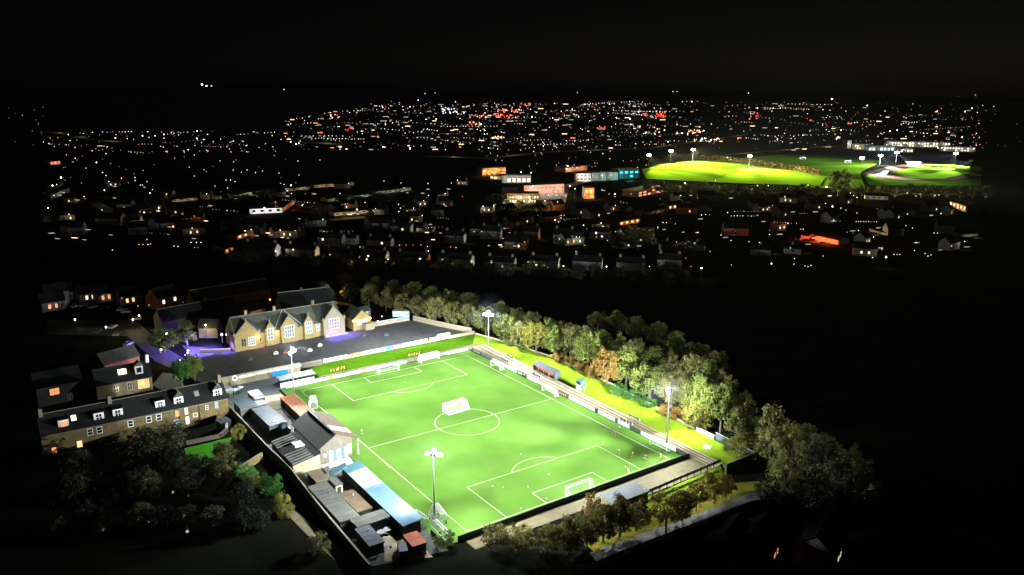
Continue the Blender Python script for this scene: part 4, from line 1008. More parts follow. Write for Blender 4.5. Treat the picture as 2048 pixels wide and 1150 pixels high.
for x, y, yt, w, k, m, lb in [(318,930,846,120,'round',L_DARK,'big dark tree in front of the tenement terrace'),(268,930,868,90,'round',L_DARK,'smaller dark tree left of the big one before the terrace'),
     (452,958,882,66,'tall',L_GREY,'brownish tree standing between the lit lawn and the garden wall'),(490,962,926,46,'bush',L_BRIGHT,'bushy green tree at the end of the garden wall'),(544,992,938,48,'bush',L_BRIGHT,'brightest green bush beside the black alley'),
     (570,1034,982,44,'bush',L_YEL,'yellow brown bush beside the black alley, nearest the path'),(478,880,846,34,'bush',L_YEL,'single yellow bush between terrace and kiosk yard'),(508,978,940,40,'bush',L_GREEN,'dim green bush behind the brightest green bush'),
     (410,950,908,60,'bush',L_UNLIT,'dark shrub at the lower edge of the lit lawn'),(350,958,900,80,'round',L_UNLIT,'dark tree left of the lit lawn'),(516,1056,1010,60,'bush',L_UNLIT,'dark bush left of the garden path'),
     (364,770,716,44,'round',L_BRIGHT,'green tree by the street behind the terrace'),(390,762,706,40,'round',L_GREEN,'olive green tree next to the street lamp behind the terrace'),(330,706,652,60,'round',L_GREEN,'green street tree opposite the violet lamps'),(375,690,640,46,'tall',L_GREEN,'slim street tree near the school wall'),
     (640,1106,1066,50,'bush',L_GREY,'dim bush at the lower end of the garden path'),(1630,1012,960,100,'bush',L_UNLIT,'dark bush at the far end of the lane'),(1540,1000,958,70,'bush',L_DARK,'dark bush overhanging the lane below the black fence'),
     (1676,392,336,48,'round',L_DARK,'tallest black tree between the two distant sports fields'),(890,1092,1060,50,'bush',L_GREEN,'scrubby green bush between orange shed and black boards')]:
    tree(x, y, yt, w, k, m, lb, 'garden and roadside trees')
for i, x in enumerate(range(1296, 1975, 26)):
    if 1650 < x < 1700: continue
    h = random.uniform(20, 30); tree(x, 388+(x-1290)*.012, 388-h+(x-1290)*.012, 34+random.uniform(-6, 12), 'round', L_DARK, 'black tree silhouetted below the distant sports fields, %s from the lit hall' % ordn(i), 'tree line below the sports fields')
for x, y, yt, w, lb in [(1000,420,384,60,'black round tree left of the floodlit car park'),(1042,425,398,40,'black tree low in front of the lit car park bays'),(1075,424,402,46,'black tree right of the lit car park bays'),(1276,500,452,70,'broad black tree left of the pale green gable'),(1240,498,462,60,'broad black tree among the dark gardens'),(1370,520,480,60,'broad black tree right of the pale green gable'),
          (640,432,405,46,'round black tree in front of the orange lit wall'),(470,404,382,60,'round black tree before the lit terrace row'),(530,398,378,60,'black tree hiding part of the lit terrace row'),(760,408,384,70,'black tree between the two lit terrace rows'),(695,408,386,60,'black tree in front of the upper lit terrace row')]:
    tree(x, y, yt, w, 'round', L_DARK, lb, 'dark trees in the distant streets')
rnd = random.Random(77)
for i in range(26):
    x = 110+(i % 9)*52+rnd.uniform(-18, 18); y = 948+(i//9)*58+rnd.uniform(-16, 16)
    if x > 385 and y < 1010: continue
    tree(x, y, y-rnd.uniform(38, 66), rnd.uniform(46, 78), rnd.choice(['round', 'bush', 'bush']), rnd.choice([L_UNLIT, L_UNLIT, L_DARK]), 'dark shapeless tree in the unlit gardens below the tenement terrace', 'dark garden trees below the terrace')
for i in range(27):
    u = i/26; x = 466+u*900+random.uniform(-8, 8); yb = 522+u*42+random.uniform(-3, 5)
    tree(x, yb, yb-22-random.uniform(0, 7), 40+random.uniform(-8, 8), 'bush', L_DARK, 'dark tree in the belt added to shade the house rows, %s from the left' % ordn(i), 'belt of trees added to shade the house rows')  # belt added to block floodlight spill on the house rows
t = thing('white_pole', 'white pole on the lane verge below the black fence', 'pole', tuple(at(1461,1004)), 0, 'white poles along the lane'); MB().tube((0,0,0),(0,0,4.2),.1,.07).build('pole', m_white, t); MB().box(-.06,.5,-.06,.06,4.2,4.3).build('arm', m_white, t)
t = dup(t, tuple(at(1315,1056)), .6, None, 'white pole on the lane verge below the flat roofed shelter')

for x, y, lb in ((348,998,'upper pale added glow in the black gardens, nearest the terrace'),(369,1046,'pale added glow low in the black gardens, left of the path bushes'),(301,1060,'pale added glow left of the pair in the black gardens'),(376,1078,'lowest pale added glow in the black gardens'),(208,1074,'pale added glow farthest left in the black gardens'),(493,1060,'pale added glow beside the garden path')):
    q = at(x, y); t = thing('garden_glow', lb, 'lamp', tuple(q), 0, 'added glows in the black gardens'); MB().tube((0,0,0),(0,0,1.5),.06).build('stake', m_dark, t); MB().ball((0,0,1.75), .32).build('bulb', emit('dim_glow',(.8,.8,.76),.45), t)  # glowing balls added in place of small pale garden bits

# ================================================================ PEOPLE
def person(pxy, rz, shirt, shorts, label, run=0):
    p = at(*pxy); t = thing('person', label, 'person', (p.x, p.y, .012), rz, 'footballers training')
    k = .22 if run else .06
    v = [(0,0,.95),(0,.01,1.2),(0,.02,1.42),(0,.03,1.53),(0,.05,1.66),(0,.05,1.76),
         (-.1,0,.9),(-.12,k*.9,.5),(-.12,k*.6,.09),(-.12,k*.6+.16,.03), (.1,0,.9),(.12,-k*.4,.5),(.12,-k*1.9,.12 if run else .09),(.12,-k*1.9+.16,.06 if run else .03),
         (-.2,.02,1.42),(-.27,-k*.8,1.16),(-.25,-k*.4+.1,.93), (.2,.02,1.42),(.27,k*.8,1.16),(.25,k*.9+.14,.95)]
    e = [(0,1),(1,2),(2,3),(3,4),(4,5),(0,6),(6,7),(7,8),(8,9),(0,10),(10,11),(11,12),(12,13),(2,14),(14,15),(15,16),(2,17),(17,18),(18,19)]
    r = [.13,.13,.13,.06,.1,.07, .1,.07,.05,.04,.1,.07,.05,.04, .07,.05,.035,.07,.05,.035]
    link('body', skin_mesh(v, e, r, 1), t)
    bpy.context.view_layer.objects.active = None
    t.children[0].data.materials.clear(); t.children[0].data.materials.append(m_skin)
    sv = [(0,0,.98),(0,.01,1.2),(0,.02,1.42),(-.2,.02,1.42),(-.25,-k*.5,1.24),(.2,.02,1.42),(.25,k*.5,1.24)]
    me = skin_mesh(sv, [(0,1),(1,2),(2,3),(3,4),(2,5),(5,6)], [.16,.165,.16,.095,.085,.095,.085], 1); me.materials.append(shirt); link('shirt', me, t)
    me = skin_mesh([(0,0,1.0),(-.1,0,.9),(-.12,k*.7,.6),(.1,0,.9),(.12,-k*.3,.6)], [(0,1),(1,2),(0,3),(3,4)], [.165,.135,.115,.135,.115], 1); me.materials.append(shorts); link('shorts', me, t)
    MB().ball((0,.035,1.7), .115, 8, 5, 1.05).build('hair', m_hair, t, True)
    s = MB()
    for x, y in ((-.12, k*.6), (.12, -k*1.9)): s.box(x-.05, x+.05, y-.06, y+.22, 0, .09)
    s.build('boots', m_black, t)
m_hiviz = mat('bib_yellow', (.62,.72,.10), .7, var=.08); m_blueshirt = mat('blue_shirt', (.04,.16,.5), .7, var=.1); m_orbib = mat('bib_orange', (.8,.26,.05), .7, var=.08)
for a in [((723,869),.4,m_blueshirt,m_black,'person in blue alone by the left touchline near the grandstand',1),((1224,869),2.0,m_black,m_black,'person in black on the right touchline',1),((1230,873),1.0,m_red,m_black,'person in red beside the one in black on the touchline',0),
          ((1206,893),.2,m_hiviz,m_hiviz,'person in yellow at the corner of the penalty area',0),((1238,909),.9,m_hiviz,m_black,'person in yellow top and black shorts right of the penalty area',1),((1265,915),4,m_orbib,m_black,'person in orange between penalty area and corner',1),
          ((1288,918),2.4,m_green,m_black,'person in green shirt near the corner, left of the touchline pair',0),((1292,920),3.0,m_hiviz,m_black,'person in yellow close behind the one in green',1),((1319,911),.5,m_black,m_black,'person in black at the corner end of the touchline',0),((1322,918),1.2,m_cream,m_yel,'person in pale top nearest the corner flag area',1),
          ((1252,938),.2,m_green,m_hiviz,'person in green and yellow left of the near goal line group',1),((1257,949),1.5,m_orbib,m_white,'person in orange bib and white shorts on the goal line',0)]: person(*a)
fb = None
for i, (x, y) in enumerate([(1056,974),(1093,998),(1042,1018),(1097,950),(985,973),(1006,975),(1042,909),(1239,855)]):
    q = at(x, y)
    if fb is None: fb = tag(MB().ball((0,0,.13), .14).build('football', m_white), 'white football left on the grass', 'ball', 'footballs on the pitch'); fb.location = (q.x, q.y, .01)
    else: o = fb.copy(); C.objects.link(o); o.location = (q.x, q.y, .01)
for i in range(8):
    q = at(747+i*4.5, 905+i*4.2)
    o = tag(MB().tube((0,0,0),(0,0,.28),.16,.04,8).build('training_cone', m_yel), 'small yellow training cone beside the left touchline', 'cone', 'training cones'); o.location = (q.x, q.y, .01)
for x, y, m, lb in ((500,720,m_felt2,'yellowish playground figure nearest the left of the school yard'),(552,708,m_white,'small white dome on the playground left of the mast'),(571,706,m_brick,'red block on the playground beside the mast'),(620,702,m_white,'white play arch on the playground nearer the mast'),(640,692,m_white,'white play arch on the playground farther from the mast'),
                    (773,671,m_bluestripe,'blue play figure on the far playground'),(728,672,m_pink,'pinkish bench heap near the annex'),(684,685,m_dark,'dark bench on the violet lit playground')):
    q = at(x, y); t = thing('play_item', lb, 'play equipment', tuple(q)); t.scale = (.7,.7,.7)
    b = MB()
    for i in range(8):
        a0, a1 = math.pi*i/8, math.pi*(i+1)/8; b.tube((1.1*math.cos(a0),0,1.3*math.sin(a0)+.02),(1.1*math.cos(a1),0,1.3*math.sin(a1)+.02),.16)
    b.build('arch', m, t); MB().box(-.9,.9,-.55,.55,0,.5).build('seat', m, t)

# ================================================================ STREET LAMPS AND CARS NEAR BY
BULB = {'g': e_bulbw, 'w': e_bulbw, 'y': e_bulb, 'o': e_bulbo, 'v': e_bulbv, 'b': e_bulbb}
LCOL = {'r': (1,.10,.03), 'w': (1,.93,.82), 'y': (1,.75,.42), 'o': (1,.30,.07), 'v': (.55,.45,1), 'b': (.75,.82,1), 'g': (.85,1,.6)}
def street_lamp(p, h, k, power, label, r=None, group='street lamps in the near streets'):
    t = thing('street_lamp', label, 'street lamp', tuple(p), random.uniform(0, 6.28), group)
    r = r or max(.28, .5*mpp(p)*1.0)
    MB().tube((0,0,0), (0,0,h), .1, .06, 5).build('pole', m_dark, t)
    MB().ball((0,0,h+r*.7), r, 7, 4).build('lantern', BULB[k], t)
    if power: point(Vector(p)+Vector((0,0,h-r-.25)), power, LCOL[k], .2)
    return t
def lamp_px(x, y, k, power, label, h=5.5, **kw):
    """lamp whose lantern is seen at (x, y)"""
    return street_lamp((*at(x, y, h).xy, 0), h, k, power, label, **kw)
lamp_px(411,651,'y',1600,'warm lamp beside a pale gable left of the school')
house('pale gable ended cottage beside the warm lamp left of the school', at(422,672), R(-35), 7, 5, 4.2, 2.4, m_render, m_slate)
lamp_px(322,700,'y',1500,'street lamp on the bend behind the stone house')
lamp_px(266,640,'y',1500,'street lamp at the car park corner'); lamp_px(278,632,'y',700,'second street lamp at the car park corner')
lamp_px(376,702,'g',1100,'lamp among the green street trees'); lamp_px(333,668,'g',600,'white lamp on the street leading to the school')
lamp_px(212,655,'g',700,'white lamp beside the parked cars'); lamp_px(150,640,'g',500,'dim lamp left of the car park'); lamp_px(360,722,'g',800,'lamp at the gravel drive')
lamp_px(540,600,'o',700,'orange lamp in the lane behind the school'); lamp_px(100,585,'g',800,'lamp by the pale building at the left edge')
house('brown roofed house with brick walls near the lamp lit bend', at(235,735), R(20), 12, 7, 3.4, 3, m_brick, m_dkstone)
house('pale building with tall doors at the left edge', at(112,612), R(12), 9, 8, 7, 3, m_house2, m_slatek, [('f',-2.4,.3,2.2,4,m_clear),('f',2.2,.3,2.2,4,m_clear)])
house('brick house with two round lit windows facing the car park', at(327,612), R(28), 11, 8, 5, 3.6, m_brick, m_slatek, [('f',-2.8,2.2,1.2,1.6,e_pale),('f',3.0,2.2,1.2,1.6,e_pale)])
point(at(322,622,2.6), 260, (1,.8,.7), .3)
for x, y, m, lb in [(122,600,e_warm,'first lit cottage from the left edge'),(178,600,e_pale,'second lit cottage from the left edge'),(210,600,e_warm2,'third lit cottage from the left edge'),(258,606,e_warm,'cottage with three small pink lit windows'),(105,618,e_warm2,'cottage with a red lit door at the left edge')]:
    house(lb, at(x, y), R(8), 9, 7, 4, 3, m_house, m_slatek, [('f',-1.6,1.2,1.0,1.7,m),('f',.9,1.2,.9,1.7,m),('f',3.2,1.4,.8,1.2,m_glass)])
car0 = None
def car(p, rz, m, label):
    t = thing('parked_car', label, 'car', tuple(p), rz, 'cars parked in the dark streets')
    MB().prism_y([(-2.1,.35),(2.1,.35),(2.15,.75),(1.2,.95),(-1.9,1.0),(-2.12,.8)], -.85, .85).build('body', m, t)
    MB().add([(-1.75,-.8,.98),(1.0,-.8,.94),(.35,-.62,1.42),(-1.3,-.62,1.45),(-1.75,.8,.98),(1.0,.8,.94),(.35,.62,1.42),(-1.3,.62,1.45)], [(0,1,2,3),(7,6,5,4),(1,5,6,2),(3,2,6,7),(4,0,3,7)]).build('windows', m_glass, t)
    MB().slab([(-1.3,-.62,1.475),(.35,-.62,1.445),(.35,.62,1.445),(-1.3,.62,1.475)], .02).build('roof', m, t)
    for sx in (-1.3, 1.35):
        for s in (-1, 1):
            w = MB().tube((sx,s*.7,.33),(sx,s*.9,.33),.33,n=12).build('tyre', m_tyre, t); MB().tube((sx,s*.905,.33),(sx,s*.93,.33),.2,n=10).build('rim', m_metal, w)
    for s in (-1, 1): MB().box(2.1,2.17,s*.6-.2,s*.6+.2,.55,.72).build('headlight', m_clear, t)
    return t
for x, y, rz, m, lb in [(152,614,.5,m_white,'white car in the lit car park, leftmost of the row'),(166,613,.5,m_clear,'silver car right beside the leftmost white one'),(186,616,.4,m_clear,'silver car alone in the middle of the car park row'),(208,618,.3,m_cont,'dark grey car towards the right of the car park row'),
     (245,622,-.4,m_white,'white estate car nearest the car park corner lamp'),(252,626,-.4,m_clear,'silver car just below the white estate car'),(226,656,.9,m_white,'white car parked below the street corner'),(195,664,1.0,m_cont,'dark car parked below the street corner'),(236,670,.8,m_clear,'silver car beside the brown roofed house'),(258,690,.7,m_white,'white car parked outside the brown roofed house'),
     (272,640,-.3,m_clear,'pale car under the car park corner lamp'),(116,604,.2,m_red,'red car by the left edge cottages')]:
    car(at(x, y), rz, m, lb)

# ================================================================ THE HOUSING ROWS BEYOND
def row_house(xr, yb, yt, wpx, lpx, dy, label, lk='y', power=500, wm=None, wins=(), group='houses in the long rows beyond the trees', lamp=True, lit=()):
    """terrace whose lit end gable is wpx wide with its foot at (xr, yb) and eaves row yt, running lpx pixels to the left"""
    p = at(xr, yb); lpx -= min(16, lpx*.2); q = at(xr-lpx, yb-lpx*.055)
    d = (q-p).xy; L = d.length; rz = math.atan2(-d.y, -d.x)
    D = max(5.5, wpx*mpp(p)*1.15); H = max(3.5, hgt(yt, p.x, p.y)); c = (p+q)/2
    t = house(label, (c.x, c.y, 0), rz, L, D, H*.66, H*.34, wm or m_house, m_slatek, wins, group, [L/2-1.2, -L/2+1.6] if L > 12 else [0])
    g = Vector((math.cos(rz), math.sin(rz), 0))
    if power: point((p.x+g.x*2.6, p.y+g.y*2.6, H*.45), power*2.6, LCOL[lk], .4)
    return t, L, D, H
rows = [(556,512,486,20,80,14,'w',420,m_house2),(635,513,490,18,72,8,'y',520,m_house),(702,517,497,18,60,8,'o',0,m_pink),(775,525,500,20,66,9,'y',560,m_pink),(858,530,505,18,78,10,'o',420,m_pink),(945,534,508,24,80,11,'g',460,m_house2),
        (1030,538,514,26,70,8,'g',300,m_house2),(1118,537,512,22,72,8,'g',420,m_house2),(1204,540,512,22,72,8,'g',430,m_house2),(1290,540,516,20,70,7,'y',0,m_house),(1362,538,508,14,60,6,'o',160,m_house)]
for i, (x, yb, yt, w, l, dy, k, pw, wm) in enumerate(rows):
    lit = []
    for j in range(3): lit.append(('f', random.uniform(-7, 7), 1.2+2.2*(j % 2), 1.0, 1.2, random.choice([m_glass, m_glass, e_pale])))
    row_house(x, yb, yt, w, l, dy, 'dark house row with a lit end gable, %s from left in the nearest row' % ordn(i), k, pw, wm, lit)
point(at(702,524,3), 420, (1,.5,.55), .4)
rows2 = [(688,492,466,12,60,6,'w',90,m_house2),(715,488,468,10,40,5,'w',60,m_house2),(785,492,474,14,60,6,'w',110,m_house2),(824,464,446,14,50,5,'w',200,m_house2),(868,464,452,14,40,4,'y',110,m_house2),(930,486,462,12,50,5,'w',220,m_house2),(1002,478,452,10,48,5,'w',120,m_house2),(1078,480,452,18,60,6,'o',360,m_pink),
         (1148,488,458,14,50,5,'w',120,m_house),(1220,478,455,12,50,5,'w',0,m_house),(1306,486,462,20,50,5,'g',380,m_house2),(1350,500,482,14,40,4,'o',90,m_house),(1410,500,484,14,40,4,'w',60,m_house),(1540,508,490,40,50,4,'g',170,m_house2),(1600,506,490,30,40,4,'g',90,m_house2)]
for i, (x, yb, yt, w, l, dy, k, pw, wm) in enumerate(rows2):
    lit = [('f', random.uniform(-6, 6), 1.3+2*(j % 2), 1.1, 1.3, random.choice([m_glass, e_pale, m_glass])) for j in range(2)]
    row_house(x, yb, yt, w, l, dy, 'dark house row with a faint end gable, %s from left in the second row' % ordn(i), k, pw, wm, lit, 'houses in the second row beyond the trees')
def lit_row(x0, y0, x1, y1, hpx, label, lk, power, n, wm, depth=9, wn=0, cat='house row', roofm=None, wmat=None):
    """long front facing the camera between two ground points, lit by n lamps standing before it"""
    p, q = at(x0, y0), at(x1, y1); d = (q-p).xy; L = d.length; rz = math.atan2(d.y, d.x); c = (p+q)/2
    nrm = Vector((math.sin(rz), -math.cos(rz), 0)); H = hpx*mpp(c)
    cc = c-nrm*depth/2
    wins = [('f', -L/2+L*(i+.5)/wn, H*.22, max(1.2, L/wn*.4), H*.32, wmat or m_glass) for i in range(wn)]
    t = house(label, (cc.x, cc.y, 0), rz, L, depth, H*.72, H*.4, wm, roofm or m_slatek, wins, None, (), 'building', 'terrace_building')
    for i in range(n):
        s = p+(q-p)*((i+.5)/n); point((s.x+nrm.x*5, s.y+nrm.y*5, H*.5), power*2.6, LCOL[lk], .5)
    return t
lit_row(432,399,520,388,9,'cream lit terrace row at the left of the town','g',520,3,m_house2,wn=9)
lit_row(486,392,620,378,8,'long cream lit terrace row left of the black trees','y',620,4,m_house,wn=14)
lit_row(628,376,708,370,8,'short cream lit terrace row, farthest up the slope','y',620,3,m_house,wn=8)
lit_row(655,404,745,392,8,'left half of the lower cream terrace row','g',700,3,m_house2,wn=9)
lit_row(748,390,822,380,8,'right half of the lower cream terrace row','g',700,3,m_house2,wn=8)
lit_row(345,404,395,400,7,'low lit building beside two bright lamps','y',500,2,m_house,wn=4)
lit_row(500,428,565,425,14,'white fronted garage under the violet white lamp','w',900,2,m_white,wn=4)
lit_row(565,425,592,405,12,'orange lit wall next to the white garage','o',1500,2,m_house)
lit_row(624,418,650,424,12,'orange lit gable behind the round black tree','o',900,1,m_house)
lit_row(668,432,735,426,9,'cream lit house front along the bright road','y',750,3,m_house,wn=5)
lit_row(450,508,468,503,14,'house front glowing red in the dark gardens','o',520,1,m_house,wn=2,wmat=e_warm2)
lit_row(474,480,498,472,12,'orange lit house front above the red one','o',520,1,m_house,wn=2,wmat=e_warm)
lit_row(1238,452,1280,445,12,'orange lit house front between black trees','o',900,2,m_house,wn=4,wmat=e_warm)
lit_row(1336,420,1372,414,12,'orange house front with four tall windows','o',900,1,m_house,wn=4,wmat=e_warm)
lit_row(1384,414,1418,408,10,'pale orange house front right of the four windows','y',700,1,m_house,wn=3)
lit_row(1296,430,1336,422,9,'dim house front left of the four windows','y',300,1,m_house,wn=4)
lit_row(1602,476,1616,478,8,'little red lit wall left of the glowing red roof','r',1500,1,m_house)
lit_row(1630,480,1676,490,13,'red lit building glowing in the dark right hand streets','r',9000,2,m_house)
lit_row(1738,462,1776,472,7,'pinkish lit fence like front right of the red building','y',600,2,m_house)
lit_row(1898,412,1932,424,16,'orange lit house front at the far right','o',1000,2,m_house,wn=5,wmat=e_warm)
lit_row(1730,398,1776,400,10,'pale house with white gables below the running track','w',420,2,m_house2,wn=4)
lit_row(1925,474,1956,472,7,'pale green lit wall at the right edge','g',420,1,m_house2)
lit_row(358,438,372,436,8,'small white box like building alone in the dark','w',300,1,m_white)
lit_row(100,330,122,328,9,'low building with a red and pink lit sign at the left edge','o',2600,1,m_house,wn=3,wmat=emit('pink_sign',(1,.15,.3),2))
lit_row(102,400,140,385,14,'grey green lit front at the left edge of town','g',420,1,m_house2)
lit_row(262,450,290,448,12,'little house with a flag pole and lit gable','y',300,1,m_house,wn=2)
# the bright roads
def road(pts, w, label, lk='y', power=300, every=40, k='y', z=-.03):
    P = [at(*p) for p in pts]; b = MB()
    for p, q in zip(P[:-1], P[1:]):
        d = (q-p).normalized(); n = Vector((-d.y, d.x, 0))*w/2
        b.poly([(a.x,a.y,z) for a in (p-n, p+n, q+n, q-n)])
    struct('road', b, m_path)
    tot = 0
    for p, q in zip(P[:-1], P[1:]):
        L = (q-p).length; m = max(1, int(L/every))
        for i in range(m):
            s = p+(q-p)*((i+.5)/m); n = Vector((-(q-p).y, (q-p).x, 0)).normalized()*(w/2+1)
            if power: point((s.x+n.x, s.y+n.y, 7), power, LCOL[lk], .4)
road([(850,312),(960,316)], 16, '', 'g', 3200, 70)
road([(600,283),(690,290)], 30, '', 'g', 7000, 160)
road([(92,262),(180,278),(250,286)], 22, '', 'y', 5000, 150)
road([(962,318),(1090,304),(1300,296),(1500,268)], 16, '', 'y', 3600, 130)
road([(1450,310),(1690,290)], 14, '', 'y', 4200, 110)
road([(190,405),(235,432),(300,440)], 9, '', 'w', 420, 36)
road([(660,440),(730,434)], 10, '', 'y', 500, 22)
road([(1080,385),(1180,360)], 12, '', 'o', 2600, 34)

# ---------------------------------------------------------------- distant floodlit fields, school campus
sheet('sports_field', [at(*p) for p in ((1284,339),(1330,329),(1385,321),(1440,322),(1560,338),(1652,354),(1640,372),(1500,368),(1292,358))], (.35), m_field)
sheet('grass_field', [at(*p) for p in ((1450,320),(1560,308),(1700,312),(1765,322),(1720,345),(1730,376),(1600,376),(1652,354),(1560,338))], (.1), m_field)
sheet('running_track', [at(*p) for p in ((1725,347),(1772,335),(1835,325),(1962,325),(1962,354),(1900,361),(1820,362),(1760,358))], (.5), mat('track_surface',(.085,.05,.035),.9,scale=.3,col2=(.12,.07,.05),spec=0))
sheet('track_infield', [at(*p) for p in ((1782,347),(1840,331),(1962,331),(1962,344),(1885,359),(1822,358))], (.8), m_field)
sheet('track_apron', [at(*p) for p in ((1722,346),(1725,347),(1760,358),(1820,362),(1900,361),(1962,354),(1962,372),(1740,371))], (.2), m_strip)
sheet('court', [at(*p) for p in ((1748,352),(1768,343),(1778,343),(1772,353))], (1.0), mat('court_paint',(.04,.3,.3),.8))
def far_mast(xb, yb, yt, label, beams, col, em=None, grp='floodlights of the distant sports fields'):
    p = at(xb, yb); h = hgt(yt, p.x, p.y); t = thing('floodlight_mast', label, 'floodlight', (p.x, p.y, 0), 0, grp)
    MB().tube((0,0,0), (0,0,h), .3, .2, 6).build('pole', m_metal, t)
    f = Vector((-fw.x, -fw.y, 0)).normalized(); s = Vector((-f.y, f.x, 0))
    MB().tube(-s*1.6+Vector((0,0,h)), s*1.6+Vector((0,0,h)), .15).build('crossarm', m_metal, t)
    for u in (-1.1, 1.1):
        MB().ball(s*u+Vector((0,0,h+.6)), 1.6, 10, 6, .8).build('floodlight', em or e_flood, t)
    for az, el, half, pw in beams:
        v = Vector((math.cos(R(az))*math.cos(R(el)), math.sin(R(az))*math.cos(R(el)), -math.sin(R(el))))
        spot(Vector((p.x, p.y, h-1.2))+v*1.5, Vector((p.x, p.y, h-1.2))+v*30, pw*FAR, half*2, 1, col, .4)
FAR = .95
ywarm = (1, .92, .40)
far_mast(1297,333,311,'yellowish floodlight at the left end of the yellow green field',[(-127,6,10,12e6),(-112,6,10,6.7e6),(-100,10,40,.8e6)],ywarm,emit('yellow_flood',(1,.86,.42),30))
far_mast(1341,327,303,'brightest white floodlight on the yellow green field',[(-18,26,42,.98e6),(-108,6,10,22e6),(-153,40,30,6e6),(-115,22,50,5e6)],ywarm)
far_mast(1385,323,300,'white floodlight at the upper edge of the yellow green field',[(-109,13,42,4.2e6),(-139,6,10,14.7e6),(-94,18,10,9e6),(-110,22,50,5e6)],ywarm)
far_mast(1457,332,316,'faint mast in the middle of the yellow green field',[(-83,9,10,1.9e6),(-158,6,10,2.7e6),(-113,6,15,22e6)],ywarm,m_white)
far_mast(1498,336,313,'white floodlight at the right end of the yellow green field',[(-176,6,22,1.7e6),(-116,9,15,4.6e6),(-146,6,10,10.5e6),(-101,6,10,3.6e6),(-118,22,50,5e6)],ywarm)
cool = (.86,.97,1)
far_mast(1721,345,317,'leftmost bluish floodlight beside the running track',[(-127,13,16,4.9e6),(-112,18,26,.8e6),(-112,13,10,5.8e6)],cool)
far_mast(1759,330,312,'second bluish floodlight beside the running track',[(-134,8,10,9e6),(-130,10,13,8e6)],cool)
far_mast(1791,328,306,'third bluish floodlight beside the running track',[(-110,19,13,10e6),(-176,6,30,5.4e6),(-116,13,10,10e6),(-131,6,10,2e6)],cool)
far_mast(1908,337,308,'bright bluish floodlight behind the running track',[(-158,9,12,6e6),(177,40,30,2.6e6),(162,6,15,6e6),(117,6,30,4.3e6)],cool)
far_mast(1941,334,322,'small faint floodlight at the right end of the running track',[(178,13,30,1.2e6),(133,9,15,.5e6),(118,13,30,10.9e6)],cool,m_white)
t = thing('pitch_hedge', 'rust coloured hedge along the upper edge of the yellow green field', 'hedge', (0,0,0))
b = MB(); P = [at(*p) for p in ((1400,320),(1440,321),(1500,329),(1560,337),(1640,351))]; rnd = random.Random(3)
for p, q in zip(P[:-1], P[1:]):
    n = int((q-p).length/1.1)
    for i in range(n):
        for j in range(7):
            c = p+(q-p)*(i/n)+Vector((rnd.uniform(-1.5,1.5), rnd.uniform(-1.5,1.5), rnd.uniform(.2,6.5))); s = rnd.uniform(.8,1.5); a = Vector((rnd.gauss(0,1), rnd.gauss(0,1), rnd.gauss(0,1))).normalized(); e = a.orthogonal().normalized()
            b.poly([c-a*s-e*s*.4, c+a*s*.3-e*s, c+a*s, c+e*s])
b.build('foliage', L_ORG, t)
t = thing('small_stand', 'white roofed little stand at the head of the running track', 'stand', tuple(at(1826,329)), R(-28)); MB().box(-9,9,-2,2,0,2.6).build('wall', m_clear, t); MB().slab([(-10,-3,3),(10,-3,3),(10,3,3.8),(-10,3,3.8)], .3).build('roof', m_white, t)
for x, y in ((1605,318),(1695,325)):
    goal('far_goal', 'tiny goal on the dim green field %s' % ('nearer the yellow green field' if x < 1650 else 'nearer the running track'), tuple(at(x,y)), R(140), r=.3, sp=1.2, grp='goals on the distant field')
# campus buildings
def campus(x0, y0, x1, y1, hpx, label, wm, wn, wmat, depth=16, lk='w', power=0, n=0, fl=2, roofm=None):
    p, q = at(x0, y0), at(x1, y1); d = (q-p).xy; L = d.length; rz = math.atan2(d.y, d.x); c = (p+q)/2
    nrm = Vector((math.sin(rz), -math.cos(rz), 0)); H = hpx*mpp(c); cc = c-nrm*depth/2
    t = house(label, (cc.x, cc.y, 0), rz, L, depth, H, 0, wm, roofm or m_felt, (), None, (), 'building', 'campus_building', flat=True)
    for k in range(fl):
        for i in range(wn):
            pm = wmat if random.random() < .62 else m_glassb
            window(t, 'f', -L/2+L*(i+.5)/wn, H*(.15+k*.85/fl), L/wn*.6, H*.45/fl, -depth/2, pm, simple=True)
    for i in range(n):
        s = p+(q-p)*((i+.5)/n); point((s.x+nrm.x*6, s.y+nrm.y*6, H*.55), power*2.6, LCOL[lk], .5)
    return t
campus(1183,362,1236,360,16,'grey flat roofed school block left of the teal lit end',m_house2,9,m_glassb,lk='w',power=900,n=3)
campus(1237,358,1278,356,18,'teal lit end of the distant school block',m_cont,4,e_teal)
q = at(1252,360); point((q.x-4,q.y-9,5), 26000, (.05,.9,.85), .5)
campus(1152,362,1182,362,15,'white end block of the distant school',m_white,4,m_glassb,lk='w',power=900,n=2)
campus(964,352,1012,350,15,'orange lit hall at the left of the lit campus',m_house,5,e_warm2,lk='o',power=8500,n=3)
campus(1004,366,1062,366,15,'white front of the shop like building on the campus',m_house2,6,e_pale,lk='w',power=1500,n=3,fl=1)
campus(980,357,1003,360,7,'pale low link between orange hall and white front',m_render,3,e_pale,lk='y',power=1500,n=1,fl=1)
campus(1048,390,1128,386,18,'long reddish building behind the floodlit car park',m_brick,10,m_pink,lk='w',power=2600,n=4)
campus(1012,408,1078,408,20,'pale colonnaded front with rows of white pillars',m_pink,12,m_white,lk='y',power=1700,n=4,roofm=m_orange)
campus(1168,398,1188,398,22,'tower like block glowing orange beside the car park',m_house,2,e_warm2,lk='o',power=3600,n=2)
campus(1130,345,1175,340,9,'orange lit low roof behind the reddish building',m_house,5,m_glassb,lk='o',power=3200,n=2)
campus(1276,395,1328,384,12,'dim pinkish building right of the orange tower',m_pink,6,e_warm2,lk='o',power=700,n=3)
